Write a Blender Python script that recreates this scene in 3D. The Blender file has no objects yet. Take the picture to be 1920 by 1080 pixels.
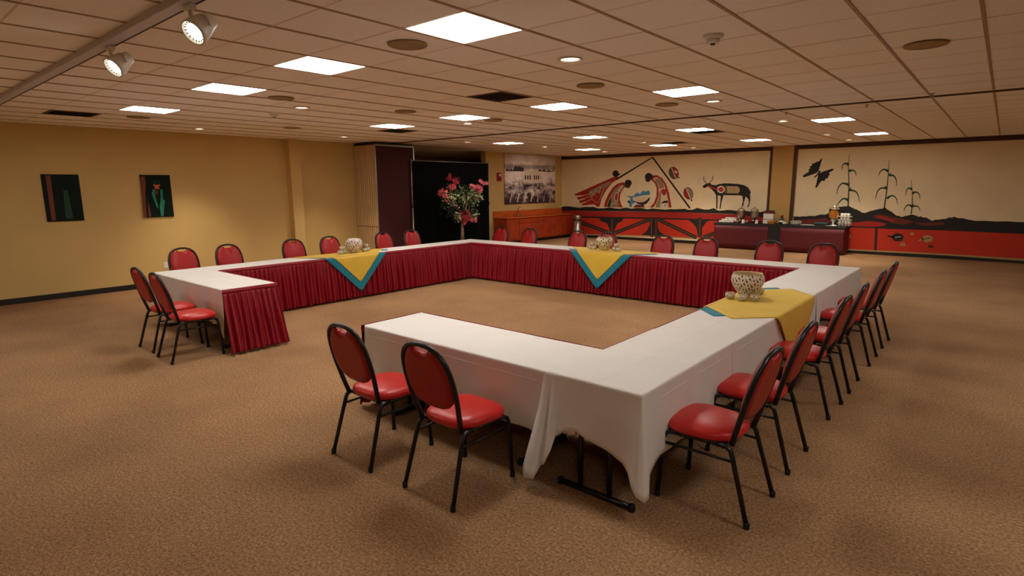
import bpy, bmesh, math, random
from mathutils import Vector, Matrix, noise
PI = math.pi
rnd = random.Random(7)
SC = bpy.context.scene
COL = SC.collection

# ------------------------------------------------------------------ camera, world, exposure
cam_d = bpy.data.cameras.new('camera'); cam = bpy.data.objects.new('camera', cam_d); COL.objects.link(cam)
CAM_POS = (1.4239, -2.7801, 1.9003); YAW, PITCH, ROLL = -0.70641, -0.17563, -0.00776
_f = Vector((math.sin(YAW)*math.cos(PITCH), math.cos(YAW)*math.cos(PITCH), math.sin(PITCH)))
_r = Vector((math.cos(YAW), -math.sin(YAW), 0)); _u = _r.cross(_f)
_r2 = _r*math.cos(ROLL) + _u*math.sin(ROLL); _u2 = _u*math.cos(ROLL) - _r*math.sin(ROLL)
m = Matrix((_r2, _u2, -_f)).transposed().to_4x4(); m.translation = CAM_POS
cam.matrix_world = m
cam_d.sensor_width = 36; cam_d.lens = 36*1071.53/1920; cam_d.clip_start = .05; cam_d.clip_end = 100
SC.camera = cam
w = bpy.data.worlds.new('world'); SC.world = w; w.use_nodes = True
w.node_tree.nodes['Background'].inputs[0].default_value = (.05, .045, .04, 1)
w.node_tree.nodes['Background'].inputs[1].default_value = 0.0
SC.view_settings.view_transform = 'Standard'; SC.view_settings.look = 'None'
SC.view_settings.exposure = EXPO = 0.0; SC.view_settings.gamma = 1.0
SC.view_settings.use_curve_mapping = False
PANEL_EMIT = 22.0      # ceiling panel radiance
CAN_WATTS = 30.0       # recessed downlights
SPOT_WATTS = 26.0      # track heads
WARM = (1.0, .86, .66); PANEL_COL = (1.0, .965, .90)

# ------------------------------------------------------------------ measures (metres)
H = 3.006; XL, XR, YB, YW = -11.18, 6.9, -6.9, 15.43
XP = -11.55                                    # wall with the framed print
TM = .625; GX, GY = -1.938, -.018              # ceiling module and lattice origin
YT = 6.563                                     # partition track across the ceiling
TW, TD, TZ, DW, DW2 = 7.58, 6.36, .745, .634, .56   # table ring outer size, height, depths

# ------------------------------------------------------------------ helpers
def lin(c):
    return tuple(((v/255)/12.92 if v/255 <= .04045 else ((v/255+.055)/1.055)**2.4) for v in c)
def mat(name, col, rough=.6, metal=0, emit=None, es=0, noise_amt=0, nscale=20, bump=0, bscale=60, sheen=0, trans=0, ior=1.45, coat=0, detail=4, col2=None, spec=None):
    M = bpy.data.materials.new(name); M.use_nodes = True
    nt = M.node_tree; b = nt.nodes['Principled BSDF']
    c = lin(col); b.inputs['Base Color'].default_value = (*c, 1)
    b.inputs['Roughness'].default_value = rough; b.inputs['Metallic'].default_value = metal
    if spec is not None: b.inputs['Specular IOR Level'].default_value = spec
    if sheen: b.inputs['Sheen Weight'].default_value = sheen
    if trans: b.inputs['Transmission Weight'].default_value = trans; b.inputs['IOR'].default_value = ior
    if coat: b.inputs['Coat Weight'].default_value = coat; b.inputs['Coat Roughness'].default_value = .15
    if emit: b.inputs['Emission Color'].default_value = (*emit, 1); b.inputs['Emission Strength'].default_value = es
    if noise_amt or bump:
        tc = nt.nodes.new('ShaderNodeTexCoord')
    if noise_amt:
        n = nt.nodes.new('ShaderNodeTexNoise'); n.inputs['Scale'].default_value = nscale; n.inputs['Detail'].default_value = detail
        r = nt.nodes.new('ShaderNodeValToRGB')
        d = lin(col2) if col2 else tuple(v*(1-noise_amt) for v in c)
        r.color_ramp.elements[0].color = (*d, 1); r.color_ramp.elements[1].color = (*(c if col2 else tuple(min(1, v*(1+noise_amt*.6)) for v in c)), 1)
        r.color_ramp.elements[0].position = .35; r.color_ramp.elements[1].position = .65
        nt.links.new(tc.outputs['Object'], n.inputs['Vector']); nt.links.new(n.outputs['Fac'], r.inputs['Fac']); nt.links.new(r.outputs['Color'], b.inputs['Base Color'])
    if bump:
        n2 = nt.nodes.new('ShaderNodeTexNoise'); n2.inputs['Scale'].default_value = bscale; n2.inputs['Detail'].default_value = 3
        bp = nt.nodes.new('ShaderNodeBump'); bp.inputs['Strength'].default_value = bump; bp.inputs['Distance'].default_value = .01
        nt.links.new(tc.outputs['Object'], n2.inputs['Vector']); nt.links.new(n2.outputs['Fac'], bp.inputs['Height']); nt.links.new(bp.outputs['Normal'], b.inputs['Normal'])
    return M

def box(bm, x0, x1, y0, y1, z0, z1, mi=0):
    v = [bm.verts.new(p) for p in ((x0,y0,z0),(x1,y0,z0),(x1,y1,z0),(x0,y1,z0),(x0,y0,z1),(x1,y0,z1),(x1,y1,z1),(x0,y1,z1))]
    for q in ((0,3,2,1),(4,5,6,7),(0,1,5,4),(1,2,6,5),(2,3,7,6),(3,0,4,7)):
        f = bm.faces.new([v[i] for i in q]); f.material_index = mi
    return v
def bbox(x0, x1, y0, y1, z0, z1, bev=.004, seg=1):
    bm = bmesh.new(); box(bm, x0, x1, y0, y1, z0, z1)
    if bev: bmesh.ops.bevel(bm, geom=bm.edges[:], offset=bev, segments=seg, affect='EDGES', profile=.5)
    return bm
def tube(bm, pts, r, n=8, flat=1.0, up=None, cap=True, mi=0):
    """swept tube; r a number or a list; flat squashes the section across `up`"""
    P = [Vector(p) for p in pts]; R = r if isinstance(r, (list, tuple)) else [r]*len(P)
    rings = []; prev = None
    for i, p in enumerate(P):
        d = (P[min(i+1, len(P)-1)] - P[max(i-1, 0)]).normalized()
        if up is not None: a = Vector(up)
        elif prev is not None: a = prev
        else: a = Vector((0, 0, 1)) if abs(d.z) < .9 else Vector((1, 0, 0))
        s = d.cross(a)
        if s.length < 1e-5: s = d.cross(Vector((.3, 1, .2)))
        s.normalize(); t = s.cross(d).normalized(); prev = t
        rings.append([bm.verts.new(p + s*math.cos(2*PI*k/n)*R[i] + t*math.sin(2*PI*k/n)*R[i]*flat) for k in range(n)])
    for a, b in zip(rings, rings[1:]):
        for k in range(n):
            f = bm.faces.new((a[k], a[(k+1) % n], b[(k+1) % n], b[k])); f.smooth = True; f.material_index = mi
    if cap:
        bm.faces.new(rings[0][::-1]).material_index = mi; bm.faces.new(rings[-1]).material_index = mi
    return bm
def lathe(bm, prof, n=24, cx=0, cy=0, cz=0, cap0=True, cap1=True, mi=0):
    rings = [[bm.verts.new((cx+r*math.cos(2*PI*k/n), cy+r*math.sin(2*PI*k/n), cz+z)) for k in range(n)] for r, z in prof]
    for a, b in zip(rings, rings[1:]):
        for k in range(n):
            f = bm.faces.new((a[k], a[(k+1) % n], b[(k+1) % n], b[k])); f.smooth = True; f.material_index = mi
    if cap0: bm.faces.new(rings[0][::-1]).material_index = mi
    if cap1: bm.faces.new(rings[-1]).material_index = mi
    return bm
def grid(bm, rows, closed=False, mi=0, smooth=True):
    V = [[bm.verts.new(p) for p in r] for r in rows]
    for a, b in zip(V, V[1:]):
        n = len(a)
        for k in range(n if closed else n-1):
            f = bm.faces.new((a[k], a[(k+1) % n], b[(k+1) % n], b[k])); f.smooth = smooth; f.material_index = mi
    return V
def obj(name, bm, mats, parent=None, fix=True):
    if fix: bmesh.ops.recalc_face_normals(bm, faces=bm.faces[:])
    me = bpy.data.meshes.new(name); bm.to_mesh(me); bm.free()
    for M in (mats if isinstance(mats, (list, tuple)) else [mats]): me.materials.append(M)
    o = bpy.data.objects.new(name, me); COL.objects.link(o)
    if parent: o.parent = parent
    return o
def tag(o, label=None, cat=None, group=None, kind=None):
    if label: o['label'] = label
    if cat: o['category'] = cat
    if group: o['group'] = group
    if kind: o['kind'] = kind
    return o
def thing(name, label, cat, loc=(0, 0, 0), rz=0, group=None):
    o = bpy.data.objects.new(name, None); COL.objects.link(o); o.location = loc; o.rotation_euler = (0, 0, rz)
    o.empty_display_size = .1
    return tag(o, label, cat, group)
def struct(name, bm, M, parent=None, label=None):
    o = obj(name, bm, M, parent)
    if parent is None: o['kind'] = 'structure'
    if label: o['label'] = label
    return o
def dup(root, loc, rz=0, label=None, group=None):
    r = root.copy(); COL.objects.link(r); r.location = loc; r.rotation_euler = (0, 0, rz)
    if label: r['label'] = label
    if group: r['group'] = group
    for ch in list(root.children):
        c = ch.copy(); COL.objects.link(c); c.parent = r
        for g in list(ch.children):
            d = g.copy(); COL.objects.link(d); d.parent = c
    return r
def child(name, me, loc, parent):
    o = bpy.data.objects.new(name, me); COL.objects.link(o); o.parent = parent; o.location = loc
    return o

# ------------------------------------------------------------------ materials
def carpet_mat():
    M = bpy.data.materials.new('carpet'); M.use_nodes = True; nt = M.node_tree; b = nt.nodes['Principled BSDF']; L = nt.links.new
    b.inputs['Roughness'].default_value = .95; b.inputs['Specular IOR Level'].default_value = .15
    tc = nt.nodes.new('ShaderNodeTexCoord')
    mp = nt.nodes.new('ShaderNodeMapping'); mp.inputs['Rotation'].default_value = (0, 0, .7); mp.inputs['Scale'].default_value = (1.0, 1.7, 1); L(tc.outputs['Object'], mp.inputs['Vector'])
    v = nt.nodes.new('ShaderNodeTexVoronoi'); v.inputs['Scale'].default_value = 92; L(mp.outputs['Vector'], v.inputs['Vector'])
    n = nt.nodes.new('ShaderNodeTexNoise'); n.inputs['Scale'].default_value = 60; n.inputs['Detail'].default_value = 5; L(tc.outputs['Object'], n.inputs['Vector'])
    big = nt.nodes.new('ShaderNodeTexNoise'); big.inputs['Scale'].default_value = .7; big.inputs['Detail'].default_value = 3; L(tc.outputs['Object'], big.inputs['Vector'])
    r = nt.nodes.new('ShaderNodeValToRGB'); e = r.color_ramp.elements
    e[0].position = .3; e[0].color = (*lin((158, 118, 82)), 1); e[1].position = .7; e[1].color = (*lin((224, 180, 134)), 1)
    L(n.outputs['Fac'], r.inputs['Fac'])
    mx = nt.nodes.new('ShaderNodeMix'); mx.data_type = 'RGBA'; mx.blend_type = 'MULTIPLY'; mx.inputs['Factor'].default_value = .75
    r2 = nt.nodes.new('ShaderNodeValToRGB'); r2.color_ramp.elements[0].position = .0; r2.color_ramp.elements[0].color = (1, 1, 1, 1); r2.color_ramp.elements[1].position = .75; r2.color_ramp.elements[1].color = (.55, .52, .5, 1)
    L(v.outputs['Distance'], r2.inputs['Fac']); L(r.outputs['Color'], mx.inputs['A']); L(r2.outputs['Color'], mx.inputs['B'])
    mx2 = nt.nodes.new('ShaderNodeMix'); mx2.data_type = 'RGBA'; mx2.blend_type = 'MULTIPLY'; mx2.inputs['Factor'].default_value = 1
    r3 = nt.nodes.new('ShaderNodeValToRGB'); r3.color_ramp.elements[0].position = .35; r3.color_ramp.elements[0].color = (.78, .76, .75, 1); r3.color_ramp.elements[1].position = .6; r3.color_ramp.elements[1].color = (1, 1, 1, 1)
    L(big.outputs['Fac'], r3.inputs['Fac']); L(mx.outputs['Result'], mx2.inputs['A']); L(r3.outputs['Color'], mx2.inputs['B']); L(mx2.outputs['Result'], b.inputs['Base Color'])
    bp = nt.nodes.new('ShaderNodeBump'); bp.inputs['Strength'].default_value = .7; bp.inputs['Distance'].default_value = .008
    L(v.outputs['Distance'], bp.inputs['Height']); bp.invert = True; L(bp.outputs['Normal'], b.inputs['Normal'])
    return M
M_carpet = carpet_mat()
M_wall = mat('tan_wall', (210, 178, 112), .75, noise_amt=.04, nscale=1.5, bump=.04, bscale=150)
M_base = mat('black_baseboard', (26, 22, 20), .45)
M_tile = mat('ceiling_tile', (250, 245, 239), .9, noise_amt=.05, nscale=90, bump=.12, bscale=220, spec=.1)
M_tee = mat('ceiling_tee', (168, 138, 102), .55)
M_tee2 = mat('ceiling_tee_pale', (222, 204, 184), .55)
M_diff = mat('light_diffuser', (250, 248, 240), .4, emit=PANEL_COL, es=PANEL_EMIT)
M_white = mat('white_metal', (225, 220, 208), .4)
M_can = mat('lamp_lens', (250, 240, 225), .4, emit=(1, .82, .64), es=6)
M_grille = mat('speaker_grille', (150, 124, 80), .6)
M_vent = mat('brown_vent', (74, 56, 44), .6)
M_ventd = mat('dark_vent', (44, 38, 30), .6)
M_dark = mat('dark_slot', (18, 14, 12), .5)
M_rail = mat('grey_track', (196, 194, 206), .45)
M_spot = mat('lamp_housing', (226, 222, 208), .35)
M_lens = mat('spot_lens', (255, 255, 250), .3, emit=(1, .97, .88), es=14)
M_track = mat('partition_track', (62, 40, 26), .5)
M_cloth = mat('white_tablecloth', (230, 226, 220), .75, noise_amt=.02, nscale=3, bump=.05, bscale=9, spec=.2)
M_skirt = mat('crimson_satin', (142, 8, 28), .42, noise_amt=.10, nscale=6, bump=.05, bscale=30)
M_yellow = mat('yellow_cloth', (224, 186, 58), .75, sheen=.1, noise_amt=.04, nscale=5, bump=.08, bscale=10)
M_teal = mat('teal_cloth', (10, 124, 146), .7, noise_amt=.06, nscale=5)
M_black = mat('black_steel', (16, 17, 18), .35, spec=.5)
M_ply = mat('table_laminate', (110, 78, 50), .5)
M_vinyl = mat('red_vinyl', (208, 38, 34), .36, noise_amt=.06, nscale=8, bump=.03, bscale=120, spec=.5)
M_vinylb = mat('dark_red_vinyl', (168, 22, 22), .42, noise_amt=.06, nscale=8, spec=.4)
M_rubber = mat('black_rubber', (10, 10, 10), .7)
M_panel = mat('partition_edge', (206, 174, 126), .55)
M_maroon = mat('maroon_fabric', (64, 16, 20), .9, noise_amt=.1, nscale=30)
M_alu = mat('aluminium', (170, 168, 160), .35, metal=.8)
M_curtain = mat('black_curtain', (8, 10, 9), .95, spec=.1)
M_trunk = mat('trunk_bark', (142, 116, 88), .8, noise_amt=.35, nscale=14, bump=.3, bscale=40)
M_leaf = mat('green_leaf', (70, 92, 52), .55, noise_amt=.35, nscale=3)
M_leafp = mat('pale_leaf', (178, 182, 130), .55, noise_amt=.2, nscale=3)
M_petal = mat('pink_petal', (236, 116, 128), .6, noise_amt=.25, nscale=4)
M_petald = mat('crimson_petal', (196, 52, 70), .6, noise_amt=.25, nscale=4)
M_pot = mat('planter_clay', (92, 58, 40), .6)
M_soil = mat('soil', (40, 28, 20), .95)
M_wood = mat('orange_wood', (212, 98, 36), .4, noise_amt=.2, nscale=4, coat=.2)
M_woodr = mat('red_brown_wood', (184, 66, 28), .42, noise_amt=.22, nscale=4, coat=.2)
M_steel = mat('brushed_steel', (190, 186, 176), .28, metal=1)
M_chrome = mat('chrome', (215, 215, 215), .1, metal=1)
M_mural = mat('mural_ground', (240, 220, 178), .75, noise_amt=.05, nscale=2)
M_border = mat('brown_trim', (66, 34, 20), .5)
M_gold = mat('gold_trim', (150, 100, 40), .5)
M_tanp = mat('pilaster_tan', (200, 160, 92), .75)
M_buffet = mat('maroon_skirting', (92, 6, 16), .6, noise_amt=.1, nscale=5)
M_bcloth = mat('black_table_cloth', (20, 18, 16), .55)
M_wh = mat('white_china', (228, 224, 212), .25)
M_paper = mat('white_paper', (225, 222, 210), .7)
M_red = mat('red_plastic', (178, 24, 18), .4)
M_redbox = mat('red_lacquer', (120, 22, 14), .4)
M_juice = mat('orange_drink', (255, 158, 24), .15)
M_glass = mat('clear_glass', (240, 240, 236), .04, trans=1, ior=1.45)
M_basket = mat('straw_basket', (196, 148, 78), .8, noise_amt=.3, nscale=40)
M_blue = mat('blue_plastic', (36, 70, 84), .4)
PAINT = {k: mat(k, c, .75) for k, c in dict(m_black=(30, 26, 24), m_red=(168, 32, 24), m_red2=(198, 48, 18), m_redbright=(196, 52, 30), m_grey=(150, 132, 100), m_dkgrey=(92, 82, 66),
    m_cream=(222, 200, 156), m_white=(232, 222, 204), m_brown=(60, 40, 30), m_dkbrown=(48, 24, 18), m_line=(112, 84, 66), m_brownred=(110, 40, 24), m_blue=(78, 138, 176), m_beige=(190, 160, 108),
    m_tan=(176, 144, 96), m_gold=(196, 156, 60), m_green=(26, 66, 40), p_brown=(116, 56, 24), p_orange=(206, 104, 54), p_red=(122, 30, 20), p_teal=(30, 132, 104), p_green=(22, 64, 40)).items()}
M_canvas = mat('dark_canvas', (8, 26, 20), .6, spec=.15)
MURAL=[
(1,'painted_hills','m_black',1,[(-11.566,1.108),(-11.382,1.143),(-11.172,1.139),(-11.02,1.123),(-10.728,1.097),(-10.467,1.133),(-10.246,1.129),(-10.086,1.14),(-9.919,1.088),(-9.66,1.095),(-9.41,1.133),(-9.236,1.106),(-9.001,1.092),(-8.75,1.138),(-8.54,1.102),(-8.348,1.131),(-8.163,1.136),(-7.915,1.09),(-7.726,1.123),(-7.488,1.107),(-7.258,1.091),(-7.082,1.115),(-6.895,1.114),(-6.767,1.121),(-6.557,1.135),(-6.445,1.102),(-6.305,1.107),(-6.147,1.173),(-5.921,1.125),(-5.77,1.124),(-5.598,1.174),(-5.453,1.094),(-5.319,1.104),(-5.12,1.128),(-5.017,1.121),(-4.835,1.101),(-4.716,1.115),(-4.603,1.109),(-4.506,1.096),(-4.317,1.082),(-4.148,1.082),(-4.059,1.116),(-3.868,1.091),(-3.811,1.104),(-3.799,0.922),(-5.004,1.002),(-7.041,1.021),(-11.565,0.972)]),
(1,'painted_band','m_red',0,[(-11.565,0.972),(-8.896,0.993),(-7.041,1.021),(-5.003,0.994),(-3.803,0.988),(-3.789,0.777),(-5.655,0.83),(-7.476,0.817),(-11.563,0.747)]),
(1,'painted_lower_panel','m_red2',0,[(-11.563,0.747),(-7.476,0.817),(-5.655,0.83),(-3.789,0.777),(-3.746,0.154),(-5.601,0.205),(-7.451,0.192),(-11.557,0.094)]),
(1,'painted_rail','m_black',1,[(-11.563,0.766),(-7.476,0.817),(-5.655,0.822),(-3.789,0.777),(-3.786,0.733),(-5.652,0.776),(-7.474,0.767),(-11.562,0.709)]),
(1,'painted_post#516','m_dkbrown',3,[(-9.4,0.762),(-9.218,0.767),(-9.199,0.062),(-9.383,0.075)]),
(1,'painted_post#516','m_line',4,[(-9.323,0.72),(-9.293,0.721),(-9.276,0.08),(-9.307,0.092)]),
(1,'painted_post#840','m_dkbrown',3,[(-7.809,0.807),(-7.689,0.811),(-7.663,0.14),(-7.784,0.155)]),
(1,'painted_post#840','m_line',4,[(-7.761,0.767),(-7.734,0.768),(-7.71,0.158),(-7.738,0.17)]),
(1,'painted_post#876','m_dkbrown',3,[(-7.644,0.812),(-7.526,0.815),(-7.499,0.148),(-7.618,0.163)]),
(1,'painted_post#876','m_line',4,[(-7.597,0.772),(-7.57,0.773),(-7.546,0.167),(-7.573,0.178)]),
(1,'painted_post#1235','m_dkbrown',3,[(-6.102,0.856),(-5.979,0.86),(-5.946,0.227),(-6.07,0.24)]),
(1,'painted_post#1235','m_line',4,[(-6.05,0.818),(-6.026,0.819),(-5.996,0.244),(-6.022,0.255)]),
(1,'painted_beam#230','m_dkbrown',2,[(-10.852,0.54),(-9.427,0.144),(-9.376,0.271),(-10.795,0.671)]),
(1,'painted_beam#230','m_line',3,[(-10.828,0.595),(-9.406,0.197),(-9.397,0.218),(-10.819,0.617)]),
(1,'painted_beam#540','m_dkbrown',2,[(-9.144,0.158),(-7.743,0.709),(-7.797,0.824),(-9.202,0.279)]),
(1,'painted_beam#540','m_line',3,[(-9.168,0.208),(-7.766,0.757),(-7.775,0.776),(-9.178,0.228)]),
(1,'painted_beam#885','m_dkbrown',2,[(-7.569,0.716),(-6.155,0.154),(-6.107,0.265),(-7.516,0.831)]),
(1,'painted_beam#885','m_line',3,[(-7.547,0.764),(-6.135,0.2),(-6.127,0.219),(-7.538,0.783)]),
(1,'painted_beam#1265','m_dkbrown',2,[(-5.861,0.175),(-5.032,0.527),(-5.078,0.633),(-5.909,0.285)]),
(1,'painted_beam#1265','m_line',3,[(-5.881,0.221),(-5.051,0.571),(-5.059,0.589),(-5.889,0.239)]),
(1,'painted_beam#100','m_dkbrown',2,[(-11.52,0.165),(-10.813,0.474),(-10.887,0.597),(-11.596,0.29)]),
(1,'painted_beam#100','m_line',3,[(-11.552,0.217),(-10.844,0.525),(-10.856,0.546),(-11.564,0.238)]),
(1,'painted_fan#1','m_black',2,[(-9.844,0.749),(-8.83,0.778),(-8.886,0.663),(-9.082,0.561),(-9.186,0.328),(-9.389,0.319),(-9.497,0.546),(-9.779,0.626)]),
(1,'painted_fan#2','m_black',2,[(-8.122,0.194),(-7.916,0.339),(-7.795,0.577),(-7.774,0.758),(-7.547,0.765),(-7.521,0.566),(-7.444,0.36),(-7.205,0.213)]),
(1,'painted_fan#3','m_black',2,[(-6.452,0.798),(-5.595,0.816),(-5.81,0.731),(-5.942,0.537),(-5.941,0.287),(-6.072,0.28),(-6.134,0.529),(-6.266,0.664)]),
(1,'painted_base_line','m_tan',2,[(-11.557,0.094),(-7.452,0.201),(-5.601,0.197),(-5.599,0.158),(-7.45,0.159),(-11.556,0.047)]),
(1,'painted_roof_line','m_black',3,[(-9.14,2.098),(-7.799,2.814),(-6.412,1.138),(-6.365,1.172),(-7.777,2.867),(-9.178,2.151)]),
(1,'painted_winged_figure','m_red',1,[(-10.949,1.597),(-10.155,1.889),(-9.281,2.209),(-9.077,2.22),(-9.135,2.112),(-9.344,2.003),(-9.581,1.736),(-9.751,1.464),(-9.843,1.147),(-9.959,1.157),(-10.069,1.232),(-10.288,1.214),(-10.565,1.185),(-10.641,1.234),(-10.393,1.312),(-10.698,1.277),(-10.756,1.348),(-10.439,1.429),(-10.794,1.401),(-10.852,1.472),(-10.479,1.568),(-10.91,1.544)]),
(1,'painted_winged_figure','m_grey',2,[(-10.321,1.645),(-10.243,1.737),(-9.727,1.952),(-9.415,2.063),(-9.396,1.997),(-9.652,1.766),(-9.786,1.464),(-9.907,1.265),(-10.071,1.34),(-10.238,1.476)]),
(1,'painted_winged_figure','m_red',3,[(-10.164,1.468),(-10.094,1.569),(-10.034,1.645),(-9.916,1.661),(-9.878,1.6),(-9.801,1.821),(-9.655,1.886),(-9.635,1.796),(-9.757,1.736),(-9.805,1.524),(-9.908,1.296),(-10.072,1.37)]),
(1,'painted_winged_figure','m_cream',4,[(-10.268,1.698),(-10.054,1.559),(-9.984,1.757),(-9.855,1.636),(-9.787,1.849),(-9.676,1.787),(-9.664,1.805),(-9.804,1.865),(-9.868,1.655),(-9.995,1.776),(-10.061,1.579),(-10.252,1.714)]),
(1,'painted_winged_figure','m_cream',4,[(-10.662,1.514),(-10.256,1.608),(-10.261,1.62),(-10.666,1.526)]),
(1,'painted_winged_figure','m_cream',4,[(-10.641,1.406),(-10.254,1.516),(-10.259,1.528),(-10.646,1.417)]),
(1,'painted_winged_figure','m_cream',4,[(-10.508,1.298),(-10.179,1.41),(-10.184,1.421),(-10.514,1.31)]),
(1,'painted_winged_figure','m_black',4,[(-9.07,2.322),(-9.075,2.286),(-9.092,2.254),(-9.119,2.228),(-9.153,2.212),(-9.192,2.207),(-9.231,2.213),(-9.267,2.231),(-9.296,2.257),(-9.315,2.291),(-9.322,2.327),(-9.317,2.363),(-9.299,2.396),(-9.272,2.421),(-9.237,2.437),(-9.198,2.442),(-9.159,2.435),(-9.124,2.418),(-9.096,2.391),(-9.077,2.358)]),
(1,'painted_winged_figure','m_black',4,[(-9.113,2.294),(-8.996,2.335),(-9.005,2.303),(-9.094,2.241)]),
(1,'painted_kneeling_figure','m_red',1,[(-9.654,1.144),(-9.606,1.345),(-9.473,1.616),(-9.289,1.854),(-9.104,1.977),(-8.903,2.019),(-8.775,1.997),(-8.743,1.909),(-8.814,1.852),(-8.928,1.735),(-8.991,1.588),(-9.003,1.41),(-8.955,1.263),(-8.877,1.139)]),
(1,'painted_kneeling_figure','m_grey',2,[(-9.549,1.143),(-9.484,1.37),(-9.351,1.616),(-9.201,1.794),(-9.034,1.911),(-8.867,1.939),(-8.848,1.881),(-8.978,1.735),(-9.059,1.573),(-9.067,1.38),(-9.006,1.149)]),
(1,'painted_kneeling_figure','m_black',3,[(-9.514,1.159),(-9.405,1.431),(-9.343,1.437),(-9.415,1.142)]),
(1,'painted_kneeling_figure','m_cream',3,[(-9.064,1.5),(-9.073,1.446),(-9.089,1.397),(-9.111,1.359),(-9.136,1.336),(-9.162,1.329),(-9.186,1.34),(-9.207,1.367),(-9.221,1.408),(-9.228,1.459),(-9.227,1.514),(-9.218,1.568),(-9.202,1.617),(-9.18,1.654),(-9.155,1.677),(-9.129,1.684),(-9.104,1.673),(-9.084,1.646),(-9.07,1.605),(-9.063,1.555)]),
(1,'painted_kneeling_figure','m_red',4,[(-9.091,1.502),(-9.098,1.457),(-9.109,1.416),(-9.124,1.385),(-9.142,1.365),(-9.159,1.359),(-9.175,1.368),(-9.189,1.39),(-9.198,1.424),(-9.202,1.466),(-9.2,1.512),(-9.193,1.557),(-9.181,1.598),(-9.166,1.629),(-9.149,1.649),(-9.132,1.654),(-9.115,1.646),(-9.102,1.623),(-9.093,1.59),(-9.089,1.548)]),
(1,'painted_kneeling_figure','m_cream',3,[(-8.981,1.729),(-8.991,1.711),(-9.004,1.696),(-9.02,1.686),(-9.037,1.681),(-9.053,1.683),(-9.067,1.69),(-9.077,1.703),(-9.083,1.72),(-9.083,1.739),(-9.078,1.759),(-9.068,1.777),(-9.055,1.792),(-9.039,1.802),(-9.022,1.806),(-9.006,1.805),(-8.992,1.797),(-8.982,1.784),(-8.977,1.767),(-8.976,1.748)]),
(1,'painted_kneeling_figure','m_black',4,[(-9.012,1.732),(-9.013,1.726),(-9.015,1.722),(-9.019,1.718),(-9.023,1.715),(-9.029,1.714),(-9.034,1.715),(-9.039,1.718),(-9.043,1.722),(-9.045,1.727),(-9.046,1.732),(-9.045,1.737),(-9.043,1.742),(-9.04,1.746),(-9.035,1.749),(-9.03,1.75),(-9.024,1.749),(-9.02,1.746),(-9.016,1.742),(-9.013,1.737)]),
(1,'painted_kneeling_figure','m_cream',3,[(-8.894,1.837),(-8.903,1.819),(-8.917,1.804),(-8.932,1.794),(-8.949,1.79),(-8.965,1.792),(-8.979,1.799),(-8.989,1.812),(-8.994,1.829),(-8.994,1.848),(-8.989,1.868),(-8.98,1.885),(-8.966,1.9),(-8.951,1.91),(-8.934,1.914),(-8.918,1.913),(-8.904,1.905),(-8.894,1.892),(-8.889,1.875),(-8.889,1.856)]),
(1,'painted_kneeling_figure','m_black',4,[(-8.924,1.84),(-8.925,1.835),(-8.927,1.83),(-8.931,1.826),(-8.935,1.824),(-8.941,1.823),(-8.946,1.824),(-8.951,1.826),(-8.954,1.83),(-8.957,1.835),(-8.958,1.841),(-8.957,1.846),(-8.955,1.851),(-8.951,1.855),(-8.947,1.857),(-8.942,1.858),(-8.936,1.857),(-8.932,1.855),(-8.928,1.851),(-8.925,1.846)]),
(1,'painted_kneeling_figure','m_cream',3,[(-9.356,1.249),(-9.221,1.28),(-9.103,1.252),(-9.098,1.269),(-9.222,1.298),(-9.362,1.266)]),
(1,'painted_kneeling_figure','m_black',4,[(-8.547,1.995),(-8.553,1.961),(-8.571,1.93),(-8.6,1.906),(-8.637,1.891),(-8.679,1.886),(-8.721,1.891),(-8.759,1.907),(-8.79,1.932),(-8.811,1.963),(-8.819,1.997),(-8.813,2.032),(-8.794,2.062),(-8.765,2.086),(-8.728,2.101),(-8.686,2.106),(-8.644,2.1),(-8.606,2.084),(-8.575,2.06),(-8.555,2.029)]),
(1,'painted_kneeling_figure','m_brown',3,[(-8.594,1.903),(-8.598,1.876),(-8.613,1.852),(-8.638,1.832),(-8.669,1.82),(-8.703,1.816),(-8.738,1.82),(-8.77,1.833),(-8.796,1.852),(-8.813,1.877),(-8.819,1.904),(-8.814,1.931),(-8.799,1.955),(-8.774,1.974),(-8.743,1.987),(-8.709,1.991),(-8.674,1.986),(-8.642,1.973),(-8.617,1.954),(-8.6,1.929)]),
(1,'painted_bending_figure','m_red',1,[(-7.868,2.101),(-7.78,2.235),(-7.61,2.243),(-7.423,2.151),(-7.263,1.954),(-7.145,1.649),(-7.064,1.316),(-7.034,1.166),(-7.839,1.157),(-7.682,1.308),(-7.597,1.535),(-7.592,1.789),(-7.66,1.958),(-7.773,2.066)]),
(1,'painted_bending_figure','m_cream',2,[(-7.745,2.127),(-7.623,2.182),(-7.467,2.109),(-7.339,1.955),(-7.254,1.732),(-7.183,1.482),(-7.124,1.167),(-7.701,1.16),(-7.574,1.338),(-7.512,1.564),(-7.531,1.817),(-7.6,1.985)]),
(1,'painted_bending_figure','m_grey',3,[(-7.683,2.126),(-7.529,2.138),(-7.403,2.039),(-7.304,1.844),(-7.499,1.775),(-7.551,1.929),(-7.649,2.056)]),
(1,'painted_bending_figure','m_grey',3,[(-7.598,1.161),(-7.601,1.224),(-7.525,1.423),(-7.487,1.704),(-7.421,1.732),(-7.439,1.424),(-7.453,1.164)]),
(1,'painted_bending_figure','m_red',4,[(-7.436,1.732),(-7.362,1.788),(-7.225,1.76),(-7.263,1.593),(-7.322,1.559),(-7.392,1.62)]),
(1,'painted_bending_figure','m_black',4,[(-7.44,1.305),(-7.315,1.383),(-7.188,1.404),(-7.155,1.326)]),
(1,'painted_bending_figure','m_white',4,[(-7.401,1.255),(-7.251,1.308),(-7.197,1.168),(-7.367,1.165)]),
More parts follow.
